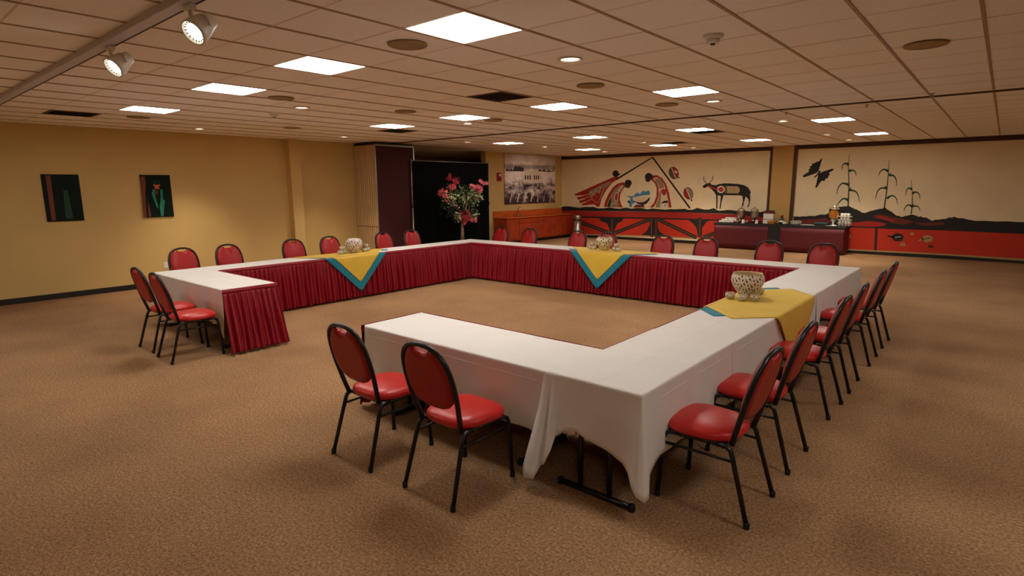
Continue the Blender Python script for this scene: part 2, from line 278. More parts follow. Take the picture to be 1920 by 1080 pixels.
(1,'painted_bending_figure','m_black',5,[(-7.239,1.235),(-7.24,1.228),(-7.243,1.222),(-7.248,1.217),(-7.255,1.213),(-7.262,1.212),(-7.27,1.213),(-7.277,1.216),(-7.282,1.221),(-7.286,1.227),(-7.287,1.234),(-7.286,1.241),(-7.283,1.247),(-7.278,1.253),(-7.271,1.256),(-7.264,1.257),(-7.256,1.256),(-7.249,1.253),(-7.244,1.248),(-7.24,1.242)]),
(1,'painted_bending_figure','m_black',4,[(-7.76,2.198),(-7.765,2.161),(-7.784,2.129),(-7.815,2.103),(-7.855,2.087),(-7.899,2.082),(-7.944,2.088),(-7.985,2.105),(-8.018,2.132),(-8.04,2.166),(-8.049,2.203),(-8.043,2.239),(-8.023,2.272),(-7.992,2.298),(-7.952,2.314),(-7.908,2.319),(-7.863,2.312),(-7.823,2.294),(-7.79,2.268),(-7.768,2.234)]),
(1,'painted_bending_figure','m_brown',3,[(-7.831,2.112),(-7.835,2.082),(-7.848,2.056),(-7.87,2.035),(-7.897,2.021),(-7.928,2.017),(-7.959,2.022),(-7.988,2.036),(-8.011,2.058),(-8.027,2.085),(-8.033,2.115),(-8.029,2.144),(-8.015,2.171),(-7.994,2.192),(-7.966,2.205),(-7.935,2.209),(-7.904,2.204),(-7.876,2.19),(-7.853,2.168),(-7.837,2.141)]),
(1,'painted_water_bowl','m_blue',2,[(-8.771,1.53),(-8.457,1.546),(-8.411,1.618),(-8.331,1.662),(-8.2,1.619),(-8.155,1.705),(-8.06,1.719),(-7.995,1.691),(-7.918,1.733),(-7.853,1.705),(-7.833,1.591),(-8.102,1.562),(-8.358,1.517),(-8.488,1.496),(-8.486,1.415),(-8.353,1.343),(-8.414,1.241),(-8.511,1.166),(-8.626,1.164),(-8.614,1.296),(-8.584,1.385),(-8.603,1.487)]),
(1,'painted_water_bowl','m_cream',3,[(-8.456,1.496),(-7.91,1.534),(-7.953,1.419),(-8.094,1.355),(-8.288,1.344),(-8.403,1.401)]),
(1,'painted_water_bowl','m_black',3,[(-8.468,1.38),(-8.287,1.329),(-8.094,1.332),(-7.953,1.405),(-7.846,1.52),(-7.843,1.42),(-7.949,1.29),(-8.09,1.231),(-8.285,1.272)]),
(1,'painted_water_bowl','m_black',3,[(-8.699,1.369),(-8.617,1.399),(-8.597,1.297),(-8.664,1.296)]),
(1,'painted_water_bowl','m_brownred',2,[(-8.451,1.17),(-8.349,1.242),(-8.058,1.24),(-8.017,1.154),(-8.46,1.147)]),
(1,'painted_water_bowl','m_white',4,[(-8.514,1.268),(-8.352,1.335),(-8.382,1.241),(-8.511,1.169)]),
(1,'painted_shield#1296','m_dkbrown',1,[(-6.847,2.348),(-6.831,2.285),(-6.832,2.223),(-6.85,2.169),(-6.883,2.128),(-6.929,2.104),(-6.982,2.099),(-7.038,2.114),(-7.091,2.148),(-7.136,2.197),(-7.169,2.257),(-7.185,2.321),(-7.184,2.383),(-7.165,2.437),(-7.131,2.478),(-7.085,2.502),(-7.031,2.506),(-6.976,2.49),(-6.923,2.456),(-6.879,2.407)]),
(1,'painted_shield#1296','m_dkgrey',2,[(-6.936,2.124),(-6.976,2.119),(-7.018,2.127),(-7.059,2.147),(-7.097,2.177),(-7.129,2.216),(-7.152,2.261),(-7.166,2.309),(-7.168,2.357),(-7.16,2.401),(-7.14,2.438),(-7.112,2.465),(-7.077,2.482)]),
(1,'painted_shield#1296','m_red',2,[(-7.077,2.482),(-7.037,2.486),(-6.995,2.478),(-6.954,2.458),(-6.917,2.427),(-6.886,2.388),(-6.863,2.344),(-6.849,2.296),(-6.847,2.249),(-6.855,2.206),(-6.874,2.169),(-6.901,2.141),(-6.936,2.124)]),
(1,'painted_shield#1296','m_white',3,[(-7.104,2.477),(-6.934,2.12),(-6.91,2.129),(-7.08,2.485)]),
(1,'painted_shield#1470','m_dkbrown',1,[(-6.32,1.683),(-6.304,1.622),(-6.305,1.562),(-6.321,1.51),(-6.352,1.469),(-6.395,1.445),(-6.445,1.44),(-6.497,1.453),(-6.547,1.485),(-6.59,1.532),(-6.621,1.589),(-6.637,1.65),(-6.636,1.71),(-6.619,1.763),(-6.587,1.803),(-6.544,1.827),(-6.494,1.832),(-6.442,1.818),(-6.392,1.786),(-6.35,1.739)]),
(1,'painted_shield#1470','m_red',2,[(-6.402,1.464),(-6.439,1.459),(-6.479,1.466),(-6.518,1.484),(-6.553,1.513),(-6.583,1.55),(-6.605,1.593),(-6.618,1.639),(-6.621,1.685),(-6.613,1.728),(-6.596,1.764),(-6.57,1.791),(-6.537,1.808)]),
(1,'painted_shield#1470','m_grey',2,[(-6.537,1.808),(-6.499,1.813),(-6.46,1.806),(-6.421,1.787),(-6.386,1.758),(-6.357,1.721),(-6.335,1.678),(-6.322,1.633),(-6.319,1.587),(-6.327,1.545),(-6.344,1.509),(-6.369,1.481),(-6.402,1.464)]),
(1,'painted_shield#1470','m_white',3,[(-6.562,1.802),(-6.401,1.461),(-6.377,1.47),(-6.538,1.811)]),
(1,'painted_shield_mark','m_white',3,[(-6.97,2.403),(-6.864,2.332),(-6.906,2.279),(-6.982,2.335)]),
(1,'painted_dot#1','m_black',1,[(-6.794,2.149),(-6.795,2.141),(-6.799,2.133),(-6.804,2.127),(-6.811,2.123),(-6.819,2.122),(-6.828,2.124),(-6.835,2.128),(-6.841,2.134),(-6.845,2.141),(-6.847,2.15),(-6.846,2.158),(-6.843,2.166),(-6.837,2.172),(-6.83,2.175),(-6.822,2.177),(-6.814,2.175),(-6.806,2.171),(-6.8,2.165),(-6.796,2.157)]),
(1,'painted_dot#2','m_black',1,[(-6.316,1.417),(-6.317,1.408),(-6.32,1.4),(-6.326,1.393),(-6.334,1.389),(-6.343,1.387),(-6.352,1.388),(-6.36,1.393),(-6.367,1.399),(-6.371,1.407),(-6.373,1.417),(-6.372,1.426),(-6.368,1.434),(-6.362,1.441),(-6.355,1.445),(-6.346,1.447),(-6.337,1.445),(-6.329,1.441),(-6.322,1.435),(-6.318,1.426)]),
(1,'painted_deer','m_black',2,[(-5.996,1.871),(-5.926,1.925),(-5.863,1.957),(-5.761,1.961),(-5.707,1.911),(-5.578,1.89),(-5.48,1.929),(-5.282,1.951),(-5.084,1.942),(-4.865,1.923),(-4.696,1.891),(-4.573,1.819),(-4.508,1.723),(-4.476,1.664),(-4.5,1.635),(-4.483,1.473),(-4.495,1.329),(-4.535,1.22),(-4.564,1.227),(-4.52,1.353),(-4.546,1.472),(-4.627,1.544),(-4.661,1.399),(-4.687,1.242),(-4.728,1.249),(-4.701,1.399),(-4.735,1.567),(-4.82,1.579),(-5.31,1.585),(-5.357,1.392),(-5.381,1.159),(-5.416,1.158),(-5.399,1.392),(-5.396,1.565),(-5.498,1.576),(-5.486,1.366),(-5.485,1.157),(-5.525,1.156),(-5.531,1.39),(-5.549,1.589),(-5.618,1.688),(-5.726,1.787),(-5.832,1.85),(-5.933,1.808),(-5.991,1.828)]),
(1,'painted_deer','m_black',2,[(-5.869,1.965),(-5.949,2.03),(-5.983,2.113),(-5.964,2.205),(-5.975,2.208),(-5.998,2.113),(-5.965,2.02),(-5.883,1.949)]),
(1,'painted_deer','m_black',2,[(-5.973,2.062),(-5.915,2.109),(-5.92,2.115),(-5.983,2.074)]),
(1,'painted_deer','m_black',2,[(-5.986,2.121),(-5.944,2.165),(-5.949,2.169),(-5.996,2.13)]),
(1,'painted_deer','m_black',2,[(-5.778,1.958),(-5.701,2.041),(-5.665,2.131),(-5.686,2.203),(-5.698,2.201),(-5.681,2.134),(-5.717,2.052),(-5.795,1.974)]),
(1,'painted_deer','m_black',2,[(-5.682,2.102),(-5.742,2.142),(-5.747,2.136),(-5.691,2.09)]),
(1,'painted_deer','m_black',2,[(-5.67,2.13),(-5.652,2.175),(-5.658,2.178),(-5.681,2.136)]),
(1,'painted_deer','m_black',2,[(-5.925,1.996),(-5.891,2.047),(-5.897,2.051),(-5.935,2.004)]),
(1,'painted_deer','m_white',3,[(-5.28,1.761),(-5.285,1.725),(-5.3,1.693),(-5.326,1.668),(-5.36,1.651),(-5.399,1.646),(-5.438,1.651),(-5.474,1.668),(-5.503,1.693),(-5.523,1.726),(-5.531,1.762),(-5.527,1.797),(-5.511,1.83),(-5.484,1.855),(-5.45,1.871),(-5.412,1.877),(-5.373,1.871),(-5.337,1.854),(-5.308,1.829),(-5.289,1.797)]),
(1,'painted_deer','m_redbright',4,[(-5.315,1.761),(-5.318,1.737),(-5.328,1.715),(-5.345,1.698),(-5.366,1.687),(-5.391,1.683),(-5.416,1.687),(-5.439,1.698),(-5.457,1.715),(-5.47,1.737),(-5.475,1.762),(-5.473,1.786),(-5.463,1.808),(-5.446,1.825),(-5.424,1.836),(-5.4,1.84),(-5.375,1.836),(-5.352,1.825),(-5.333,1.807),(-5.321,1.785)]),
(1,'painted_deer','m_redbright',5,[(-5.521,1.767),(-5.444,1.82),(-5.437,1.697)]),
(1,'painted_deer','m_redbright',3,[(-5.857,1.86),(-5.734,1.805),(-5.525,1.745),(-5.516,1.778),(-5.721,1.844),(-5.836,1.904)]),
(1,'painted_deer','m_beige',3,[(-5.215,1.868),(-4.909,1.856),(-4.829,1.808),(-4.817,1.692),(-4.872,1.639),(-5.202,1.644)]),
(1,'painted_deer','m_grey',3,[(-5.271,1.878),(-5.263,1.644),(-5.245,1.643),(-5.254,1.878)]),
(1,'painted_deer','m_grey',3,[(-5.239,1.878),(-5.228,1.644),(-5.215,1.644),(-5.227,1.878)]),
(1,'painted_deer','m_line',4,[(-5.011,1.857),(-5.003,1.644),(-4.993,1.644),(-5.001,1.857)]),
(1,'painted_deer','m_line',4,[(-5.12,1.863),(-5.112,1.644),(-5.105,1.644),(-5.113,1.862)]),
(2,'painted_butterfly','m_black',2,[(-2.618,2.612),(-2.594,2.595),(-2.653,2.283),(-2.698,2.221),(-2.783,2.185),(-2.971,2.115),(-3.053,2.1),(-3.057,2.149),(-2.907,2.257),(-2.92,2.315),(-2.881,2.346),(-2.891,2.397),(-2.845,2.421),(-2.832,2.477),(-2.774,2.491),(-2.736,2.522),(-2.664,2.535)]),
(2,'painted_butterfly','m_black',2,[(-2.657,2.182),(-2.54,2.249),(-2.332,2.322),(-2.275,2.318),(-2.281,2.29),(-2.389,2.215),(-2.361,2.158),(-2.402,2.127),(-2.397,2.071),(-2.462,2.053),(-2.485,1.984),(-2.55,1.998),(-2.587,1.954),(-2.666,1.808),(-2.695,1.802),(-2.706,1.828),(-2.689,1.92),(-2.671,2.063)]),
(2,'painted_butterfly','m_black',3,[(-2.652,2.267),(-2.586,2.272),(-2.618,2.21),(-2.737,2.079),(-2.764,2.096),(-2.681,2.189)]),
(2,'painted_corn_stalk#532','m_green',3,[(-1.823,1.283),(-1.857,1.897),(-1.919,2.388),(-1.923,2.707),(-1.931,2.708),(-1.936,2.389),(-1.883,1.897),(-1.858,1.284)]),
(2,'painted_corn_stalk#532','m_green',3,[(-1.916,2.437),(-1.921,2.439),(-1.932,2.445),(-1.948,2.453),(-1.971,2.467),(-1.995,2.474),(-2.019,2.474),(-2.04,2.467),(-2.059,2.452),(-2.073,2.431),(-2.081,2.405),(-2.084,2.374),(-2.083,2.338),(-2.082,2.312),(-2.081,2.295),(-2.08,2.286),(-2.073,2.285),(-2.071,2.293),(-2.069,2.31),(-2.067,2.336),(-2.065,2.369),(-2.059,2.396),(-2.051,2.415),(-2.039,2.428),(-2.025,2.435),(-2.012,2.437),(-1.999,2.434),(-1.985,2.427),(-1.967,2.413),(-1.952,2.402),(-1.943,2.393),(-1.938,2.389)]),
(2,'painted_corn_stalk#532','m_green',3,[(-1.885,2.209),(-1.881,2.213),(-1.871,2.22),(-1.856,2.23),(-1.837,2.241),(-1.822,2.247),(-1.807,2.249),(-1.792,2.245),(-1.777,2.237),(-1.764,2.225),(-1.752,2.208),(-1.743,2.186),(-1.736,2.158),(-1.73,2.136),(-1.726,2.122),(-1.723,2.115),(-1.716,2.116),(-1.716,2.123),(-1.718,2.138),(-1.721,2.16),(-1.725,2.19),(-1.733,2.217),(-1.746,2.241),(-1.762,2.261),(-1.783,2.277),(-1.806,2.286),(-1.83,2.288),(-1.854,2.283),(-1.878,2.273),(-1.894,2.267),(-1.906,2.263),(-1.912,2.261)]),
(2,'painted_corn_stalk#532','m_green',3,[(-1.867,1.893),(-1.877,1.896),(-1.898,1.904),(-1.928,1.918),(-1.971,1.937),(-2.013,1.942),(-2.051,1.932),(-2.083,1.906),(-2.109,1.868),(-2.128,1.827),(-2.142,1.784),(-2.149,1.738),(-2.151,1.69),(-2.152,1.655),(-2.152,1.631),(-2.151,1.619),(-2.144,1.618),(-2.142,1.629),(-2.139,1.652),(-2.135,1.687),(-2.13,1.733),(-2.12,1.775),(-2.105,1.813),(-2.085,1.848),(-2.06,1.88),(-2.035,1.896),(-2.008,1.901),(-1.979,1.894),(-1.942,1.874),(-1.913,1.858),(-1.894,1.846),(-1.884,1.84)]),
(2,'painted_corn_stalk#532','m_green',3,[(-1.848,1.698),(-1.841,1.7),(-1.828,1.702),(-1.807,1.703),(-1.781,1.705),(-1.758,1.702),(-1.734,1.695),(-1.709,1.684),(-1.686,1.668),(-1.664,1.642),(-1.643,1.605),(-1.623,1.556),(-1.605,1.495),(-1.591,1.45),(-1.581,1.419),(-1.575,1.404),(-1.569,1.406),(-1.572,1.422),(-1.579,1.453),(-1.59,1.499),(-1.605,1.561),(-1.623,1.614),(-1.644,1.657),(-1.669,1.69),(-1.696,1.713),(-1.723,1.73),(-1.752,1.742),(-1.782,1.75),(-1.811,1.751),(-1.832,1.753),(-1.846,1.755),(-1.853,1.757)]),
(2,'painted_corn_stalk#532','m_green',3,[(-1.843,1.474),(-1.851,1.477),(-1.866,1.485),(-1.889,1.498),(-1.922,1.517),(-1.957,1.524),(-1.991,1.515),(-2.021,1.492),(-2.046,1.458),(-2.069,1.424),(-2.089,1.39),(-2.106,1.356),(-2.121,1.321),(-2.132,1.295),(-2.139,1.278),(-2.142,1.269),(-2.136,1.264),(-2.13,1.272),(-2.121,1.288),(-2.107,1.312),(-2.089,1.344),(-2.07,1.375),(-2.048,1.406),(-2.024,1.436),(-1.999,1.465),(-1.976,1.479),(-1.955,1.482),(-1.934,1.476),(-1.908,1.457),(-1.887,1.441),(-1.873,1.43),(-1.866,1.424)]),
(2,'painted_corn_stalk#532','m_green',4,[(-1.903,2.424),(-1.961,2.495),(-1.968,2.492),(-1.951,2.402)]),
(2,'painted_corn_stalk#532','m_green',4,[(-1.873,2.221),(-1.866,2.312),(-1.874,2.316),(-1.924,2.249)]),
(2,'painted_corn_stalk#532','m_green',4,[(-1.857,1.886),(-1.94,1.95),(-1.946,1.944),(-1.895,1.847)]),
(2,'painted_corn_stalk#532','m_green',4,[(-1.826,1.711),(-1.809,1.805),(-1.817,1.81),(-1.875,1.743)]),
(2,'painted_corn_stalk#532','m_green',4,[(-1.833,1.465),(-1.902,1.532),(-1.909,1.527),(-1.876,1.432)]),
(2,'painted_corn_stalk#882','m_green',3,[(-0.973,1.259),(-0.962,1.769),(-0.973,2.214),(-0.986,2.508),(-0.994,2.509),(-0.989,2.216),(-0.986,1.772),(-1.006,1.264)]),
(2,'painted_corn_stalk#882','m_green',3,[(-0.977,2.238),(-0.984,2.241),(-0.998,2.249),(-1.017,2.262),(-1.045,2.281),(-1.075,2.292),(-1.104,2.291),(-1.129,2.279),(-1.152,2.258),(-1.169,2.234),(-1.183,2.207),(-1.192,2.177),(-1.198,2.144),(-1.202,2.12),(-1.204,2.104),(-1.204,2.096),(-1.198,2.093),(-1.195,2.1),(-1.19,2.115),(-1.184,2.138),(-1.175,2.168),(-1.164,2.194),(-1.15,2.216),(-1.133,2.234),(-1.113,2.249),(-1.095,2.255),(-1.077,2.253),(-1.059,2.243),(-1.036,2.224),(-1.018,2.209),(-1.006,2.198),(-1,2.192)]),
(2,'painted_corn_stalk#882','m_green',3,[(-0.953,2.083),(-0.948,2.086),(-0.935,2.089),(-0.917,2.093),(-0.895,2.098),(-0.877,2.095),(-0.859,2.087),(-0.842,2.069),(-0.824,2.043),(-0.809,2.013),(-0.797,1.98),(-0.788,1.944),(-0.783,1.904),(-0.779,1.874),(-0.776,1.854),(-0.774,1.844),(-0.767,1.843),(-0.767,1.854),(-0.767,1.874),(-0.769,1.904),(-0.771,1.945),(-0.778,1.984),(-0.788,2.022),(-0.802,2.056),(-0.821,2.089),(-0.843,2.115),(-0.869,2.133),(-0.898,2.14),(-0.926,2.139),(-0.945,2.138),(-0.958,2.138),(-0.964,2.139)]),
(2,'painted_corn_stalk#882','m_green',3,[(-0.972,1.798),(-0.98,1.798),(-0.998,1.801),(-1.023,1.805),(-1.059,1.811),(-1.094,1.809),(-1.125,1.796),(-1.151,1.775),(-1.172,1.745),(-1.189,1.71),(-1.201,1.668),(-1.208,1.62),(-1.212,1.566),(-1.214,1.526),(-1.216,1.499),(-1.215,1.486),(-1.209,1.484),(-1.206,1.497),(-1.202,1.523),(-1.197,1.563),(-1.191,1.615),(-1.18,1.659),(-1.167,1.696),(-1.15,1.726),(-1.131,1.749),(-1.109,1.763),(-1.085,1.769),(-1.059,1.768),(-1.027,1.759),(-1.001,1.752),(-0.984,1.746),(-0.976,1.743)]),
(2,'painted_corn_stalk#882','m_green',3,[(-0.933,1.486),(-0.928,1.493),(-0.916,1.507),(-0.898,1.527),(-0.876,1.552),(-0.855,1.565),(-0.835,1.569),(-0.813,1.564),(-0.789,1.549),(-0.768,1.528),(-0.749,1.5),(-0.734,1.464),(-0.723,1.421),(-0.714,1.388),(-0.707,1.366),(-0.703,1.355),(-0.697,1.357),(-0.698,1.368),(-0.702,1.39),(-0.709,1.424),(-0.718,1.469),(-0.732,1.51),(-0.751,1.544),(-0.775,1.573),(-0.805,1.595),(-0.836,1.605),(-0.868,1.603),(-0.898,1.589),(-0.926,1.564),(-0.946,1.547),(-0.96,1.535),(-0.967,1.53)]),
(2,'painted_corn_stalk#882','m_green',4,[(-0.968,2.229),(-1.03,2.295),(-1.037,2.29),(-1.009,2.201)]),
(2,'painted_corn_stalk#882','m_green',4,[(-0.936,2.095),(-0.922,2.185),(-0.929,2.189),(-0.982,2.127)]),
(2,'painted_corn_stalk#882','m_green',4,[(-0.956,1.789),(-1.031,1.851),(-1.037,1.845),(-0.992,1.752)]),
(2,'painted_corn_stalk#882','m_green',4,[(-0.928,1.492),(-0.91,1.584),(-0.917,1.588),(-0.973,1.524)]),
(2,'painted_corn_stalk#1073','m_green',3,[(-0.371,1.111),(-0.365,1.331),(-0.399,1.653),(-0.465,2.001),(-0.472,2.001),(-0.413,1.652),(-0.386,1.332),(-0.398,1.116)]),
(2,'painted_corn_stalk#1073','m_green',3,[(-0.416,1.759),(-0.42,1.761),(-0.429,1.767),(-0.442,1.777),(-0.462,1.792),(-0.484,1.8),(-0.505,1.796),(-0.522,1.782),(-0.537,1.761),(-0.547,1.735),(-0.553,1.705),(-0.555,1.672),(-0.554,1.634),(-0.552,1.607),(-0.551,1.588),(-0.55,1.579),(-0.543,1.578),(-0.542,1.587),(-0.541,1.606),(-0.54,1.633),(-0.54,1.669),(-0.535,1.699),(-0.528,1.724),(-0.518,1.744),(-0.505,1.759),(-0.494,1.765),(-0.484,1.765),(-0.475,1.76),(-0.461,1.746),(-0.449,1.734),(-0.441,1.725),(-0.438,1.72)]),
(2,'painted_corn_stalk#1073','m_green',3,[(-0.39,1.617),(-0.386,1.621),(-0.377,1.63),(-0.363,1.642),(-0.346,1.657),(-0.332,1.663),(-0.318,1.663),(-0.303,1.657),(-0.286,1.642),(-0.271,1.624),(-0.259,1.603),(-0.25,1.578),(-0.244,1.55),(-0.239,1.529),(-0.235,1.514),(-0.233,1.507),(-0.227,1.508),(-0.227,1.516),(-0.229,1.53),(-0.231,1.552),(-0.236,1.582),(-0.244,1.61),(-0.255,1.636),(-0.271,1.66),(-0.291,1.681),(-0.314,1.694),(-0.338,1.698),(-0.362,1.691),(-0.384,1.677),(-0.399,1.667),(-0.409,1.661),(-0.415,1.659)]),
(2,'painted_corn_stalk#1073','m_green',3,[(-0.367,1.316),(-0.373,1.319),(-0.384,1.327),(-0.401,1.339),(-0.426,1.356),(-0.452,1.365),(-0.476,1.361),(-0.498,1.347),(-0.515,1.324),(-0.529,1.3),(-0.538,1.275),(-0.545,1.249),(-0.547,1.222),(-0.549,1.202),(-0.55,1.189),(-0.549,1.182),(-0.543,1.18),(-0.541,1.186),(-0.538,1.199),(-0.534,1.218),(-0.529,1.243),(-0.522,1.265),(-0.511,1.286),(-0.497,1.306),(-0.481,1.323),(-0.467,1.33),(-0.453,1.33),(-0.438,1.322),(-0.418,1.305),(-0.403,1.291),(-0.392,1.281),(-0.387,1.276)]),
(2,'painted_corn_stalk#1073','m_green',3,[(-0.369,1.284),(-0.364,1.287),(-0.354,1.291),(-0.338,1.297),(-0.318,1.305),(-0.301,1.308),(-0.285,1.307),(-0.27,1.303),(-0.256,1.295),(-0.243,1.284),(-0.232,1.268),(-0.222,1.247),(-0.213,1.221),(-0.207,1.201),(-0.202,1.188),(-0.199,1.182),(-0.193,1.183),(-0.194,1.19),(-0.197,1.204),(-0.201,1.225),(-0.208,1.252),(-0.217,1.277),(-0.229,1.299),(-0.244,1.316),(-0.262,1.33),(-0.282,1.339),(-0.304,1.343),(-0.326,1.342),(-0.349,1.337),(-0.366,1.334),(-0.377,1.332),(-0.383,1.332)]),
(2,'painted_corn_stalk#1073','m_green',4,[(-0.407,1.749),(-0.455,1.817),(-0.461,1.814),(-0.446,1.73)]),
(2,'painted_corn_stalk#1073','m_green',4,[(-0.382,1.626),(-0.373,1.711),(-0.38,1.715),(-0.422,1.65)]),
(2,'painted_corn_stalk#1073','m_green',4,[(-0.359,1.308),(-0.414,1.374),(-0.42,1.37),(-0.395,1.284)]),
(2,'painted_corn_stalk#1073','m_green',4,[(-0.356,1.296),(-0.345,1.382),(-0.351,1.386),(-0.396,1.32)]),
(2,'painted_hills','m_black',1,[(-3.221,0.987),(-3.165,0.971),(-3.11,0.979),(-3.054,0.972),(-3,0.985),(-2.946,0.987),(-2.873,0.988),(-2.803,1.005),(-2.731,1.007),(-2.659,1),(-2.59,1.025),(-2.545,1.042),(-2.498,1.049),(-2.452,1.054),(-2.405,1.046),(-2.36,1.065),(-2.327,1.09),(-2.295,1.118),(-2.261,1.119),(-2.229,1.156),(-2.197,1.184),(-2.176,1.204),(-2.155,1.219),(-2.133,1.232),(-2.111,1.235),(-2.09,1.263),(-2.041,1.277),(-1.99,1.277),(-1.941,1.294),(-1.891,1.286),(-1.844,1.318),(-1.802,1.289),(-1.762,1.263),(-1.723,1.253),(-1.681,1.22),(-1.643,1.213),(-1.609,1.2),(-1.574,1.176),(-1.541,1.165),(-1.506,1.136),(-1.472,1.121),(-1.429,1.118),(-1.387,1.132),(-1.347,1.153),(-1.306,1.176),(-1.264,1.183),(-1.208,1.202),(-1.152,1.221),(-1.096,1.238),(-1.039,1.241),(-0.986,1.276),(-0.953,1.26),(-0.919,1.22),(-0.887,1.21),(-0.854,1.182),(-0.823,1.177),(-0.794,1.142),(-0.767,1.124),(-0.74,1.098),(-0.712,1.076),(-0.685,1.059),(-0.661,1.065),(-0.635,1.06),(-0.608,1.041),(-0.583,1.037),(-0.558,1.034),(-0.52,1.061),(-0.481,1.067),(-0.443,1.077),(-0.405,1.094),(-0.366,1.104),(-0.341,1.101),(-0.316,1.089),(-0.291,1.079),(-0.266,1.079),(-0.24,1.055),(-0.205,1.049),(-0.173,1.065),(-0.136,1.039),(-0.102,1.034),(-0.069,1.036),(-0.04,1.034),(-0.008,0.998),(0.02,0.999),(0.052,0.963),(0.082,0.954),(0.127,0.979),(0.175,0.988),(0.222,0.988),(0.268,1.001),(0.315,1.008),(0.355,1.014),(0.393,1.039),(0.432,1.054),(0.473,1.043),(0.51,1.073),(0.6,1.039),(0.685,1.042),(0.773,1.012),(0.858,0.998),(0.944,0.982),(1.143,0.988),(1.34,0.978),(1.531,0.991),(1.721,0.979),(1.907,0.981),(1.936,0.728),(0.34,0.756),(-0.783,0.74),(-1.851,0.738),(-3.205,0.759)]),
(2,'painted_hills','m_red',2,[(-1.852,0.751),(-1.776,0.848),(-1.558,0.864),(-1.32,0.903),(-1.08,0.881),(-0.896,0.85),(-0.967,0.784),(-1.147,0.753)]),
(2,'painted_hills','m_brownred',2,[(-1.236,1.013),(-1.175,1.07),(-1.073,1.091),(-0.941,1.067),(-0.809,1.025),(-0.553,0.988),(-0.3,0.922),(-0.394,0.874),(-0.539,0.833),(-0.743,0.862),(-0.902,0.926)]),
(2,'painted_hills','m_red',3,[(-1.171,1.015),(-1.069,1.048),(-0.91,1.007),(-0.725,0.938),(-0.799,0.911),(-0.957,0.954)]),
(2,'painted_hills','m_brownred',2,[(-3.213,0.875),(-2.583,0.927),(-2.351,0.95),(-2.169,0.828),(-2.421,0.739),(-3.204,0.743)]),
(2,'painted_hills','m_brownred',2,[(-0.297,0.892),(0.323,0.928),(0.33,0.856),(-0.097,0.826)]),
(2,'painted_lower_panel','m_red2',0,[(-3.206,0.776),(-1.851,0.744),(-0.783,0.74),(0.34,0.756),(1.934,0.742),(2.005,0.112),(0.403,0.131),(-1.798,0.106),(-3.156,0.093)]),
(2,'painted_rail','m_black',2,[(-1.908,0.755),(-0.784,0.746),(0.34,0.756),(1.934,0.742),(1.938,0.702),(0.344,0.719),(-0.78,0.71),(-1.905,0.717)]),
(2,'painted_post','m_dkbrown',3,[(-1.154,0.74),(-1.093,0.737),(-1.059,0.113),(-1.12,0.115)]),
(2,'painted_seed#957','m_black',3,[(-0.491,0.503),(-0.494,0.47),(-0.508,0.439),(-0.534,0.413),(-0.567,0.396),(-0.606,0.389),(-0.645,0.392),(-0.682,0.405),(-0.712,0.428),(-0.733,0.457),(-0.742,0.49),(-0.739,0.524),(-0.724,0.555),(-0.698,0.581),(-0.664,0.598),(-0.626,0.605),(-0.586,0.601),(-0.55,0.588),(-0.52,0.565),(-0.5,0.536)]),
(2,'painted_seed#957','m_black',3,[(-0.7,0.524),(-0.852,0.547),(-0.856,0.52),(-0.709,0.461)]),
(2,'painted_seed#957','m_cream',4,[(-0.676,0.477),(-0.615,0.498),(-0.541,0.511),(-0.543,0.526),(-0.618,0.513),(-0.68,0.492)]),
(2,'painted_seed#1216','m_tan',3,[(0.133,0.5),(0.131,0.471),(0.118,0.444),(0.095,0.422),(0.065,0.407),(0.031,0.4),(-0.004,0.403),(-0.037,0.414),(-0.064,0.434),(-0.082,0.459),(-0.091,0.488),(-0.088,0.517),(-0.074,0.544),(-0.051,0.566),(-0.021,0.581),(0.013,0.587),(0.048,0.584),(0.08,0.573),(0.107,0.553),(0.125,0.528)]),
(2,'painted_seed#1216','m_tan',3,[(-0.068,0.515),(-0.16,0.442),(-0.151,0.421),(-0.045,0.464)]),
(2,'painted_seed#1216','m_dkbrown',4,[(-0.031,0.475),(0.023,0.495),(0.089,0.508),(0.086,0.522),(0.019,0.51),(-0.035,0.489)]),
(2,'painted_seed#1000','m_tan',3,[(-0.433,0.32),(-0.435,0.304),(-0.442,0.289),(-0.453,0.277),(-0.468,0.269),(-0.486,0.266),(-0.504,0.267),(-0.521,0.273),(-0.534,0.284),(-0.544,0.298),(-0.548,0.313),(-0.547,0.329),(-0.54,0.344),(-0.528,0.356),(-0.513,0.364),(-0.495,0.368),(-0.477,0.366),(-0.461,0.36),(-0.447,0.349),(-0.438,0.336)]),
(2,'painted_seed#1000','m_tan',3,[(-0.54,0.325),(-0.571,0.274),(-0.563,0.265),(-0.521,0.303)]),
(2,'painted_seed#1000','m_red',4,[(-0.515,0.299),(-0.489,0.319),(-0.456,0.329),(-0.46,0.344),(-0.494,0.333),(-0.522,0.312)]),
(2,'painted_seed#1248','m_black',3,[(0.174,0.303),(0.173,0.291),(0.166,0.28),(0.154,0.271),(0.139,0.264),(0.121,0.261),(0.103,0.262),(0.087,0.267),(0.074,0.274),(0.064,0.284),(0.06,0.296),(0.062,0.308),(0.069,0.319),(0.081,0.328),(0.096,0.335),(0.114,0.337),(0.131,0.337),(0.148,0.332),(0.161,0.325),(0.17,0.314)]),
(2,'painted_seed#1248','m_black',3,[(0.07,0.304),(0.062,0.279),(0.068,0.273),(0.085,0.29)]),
(2,'painted_seed#1248','m_red',4,[(0.093,0.283),(0.119,0.301),(0.152,0.312),(0.148,0.326),(0.114,0.315),(0.087,0.295)]),
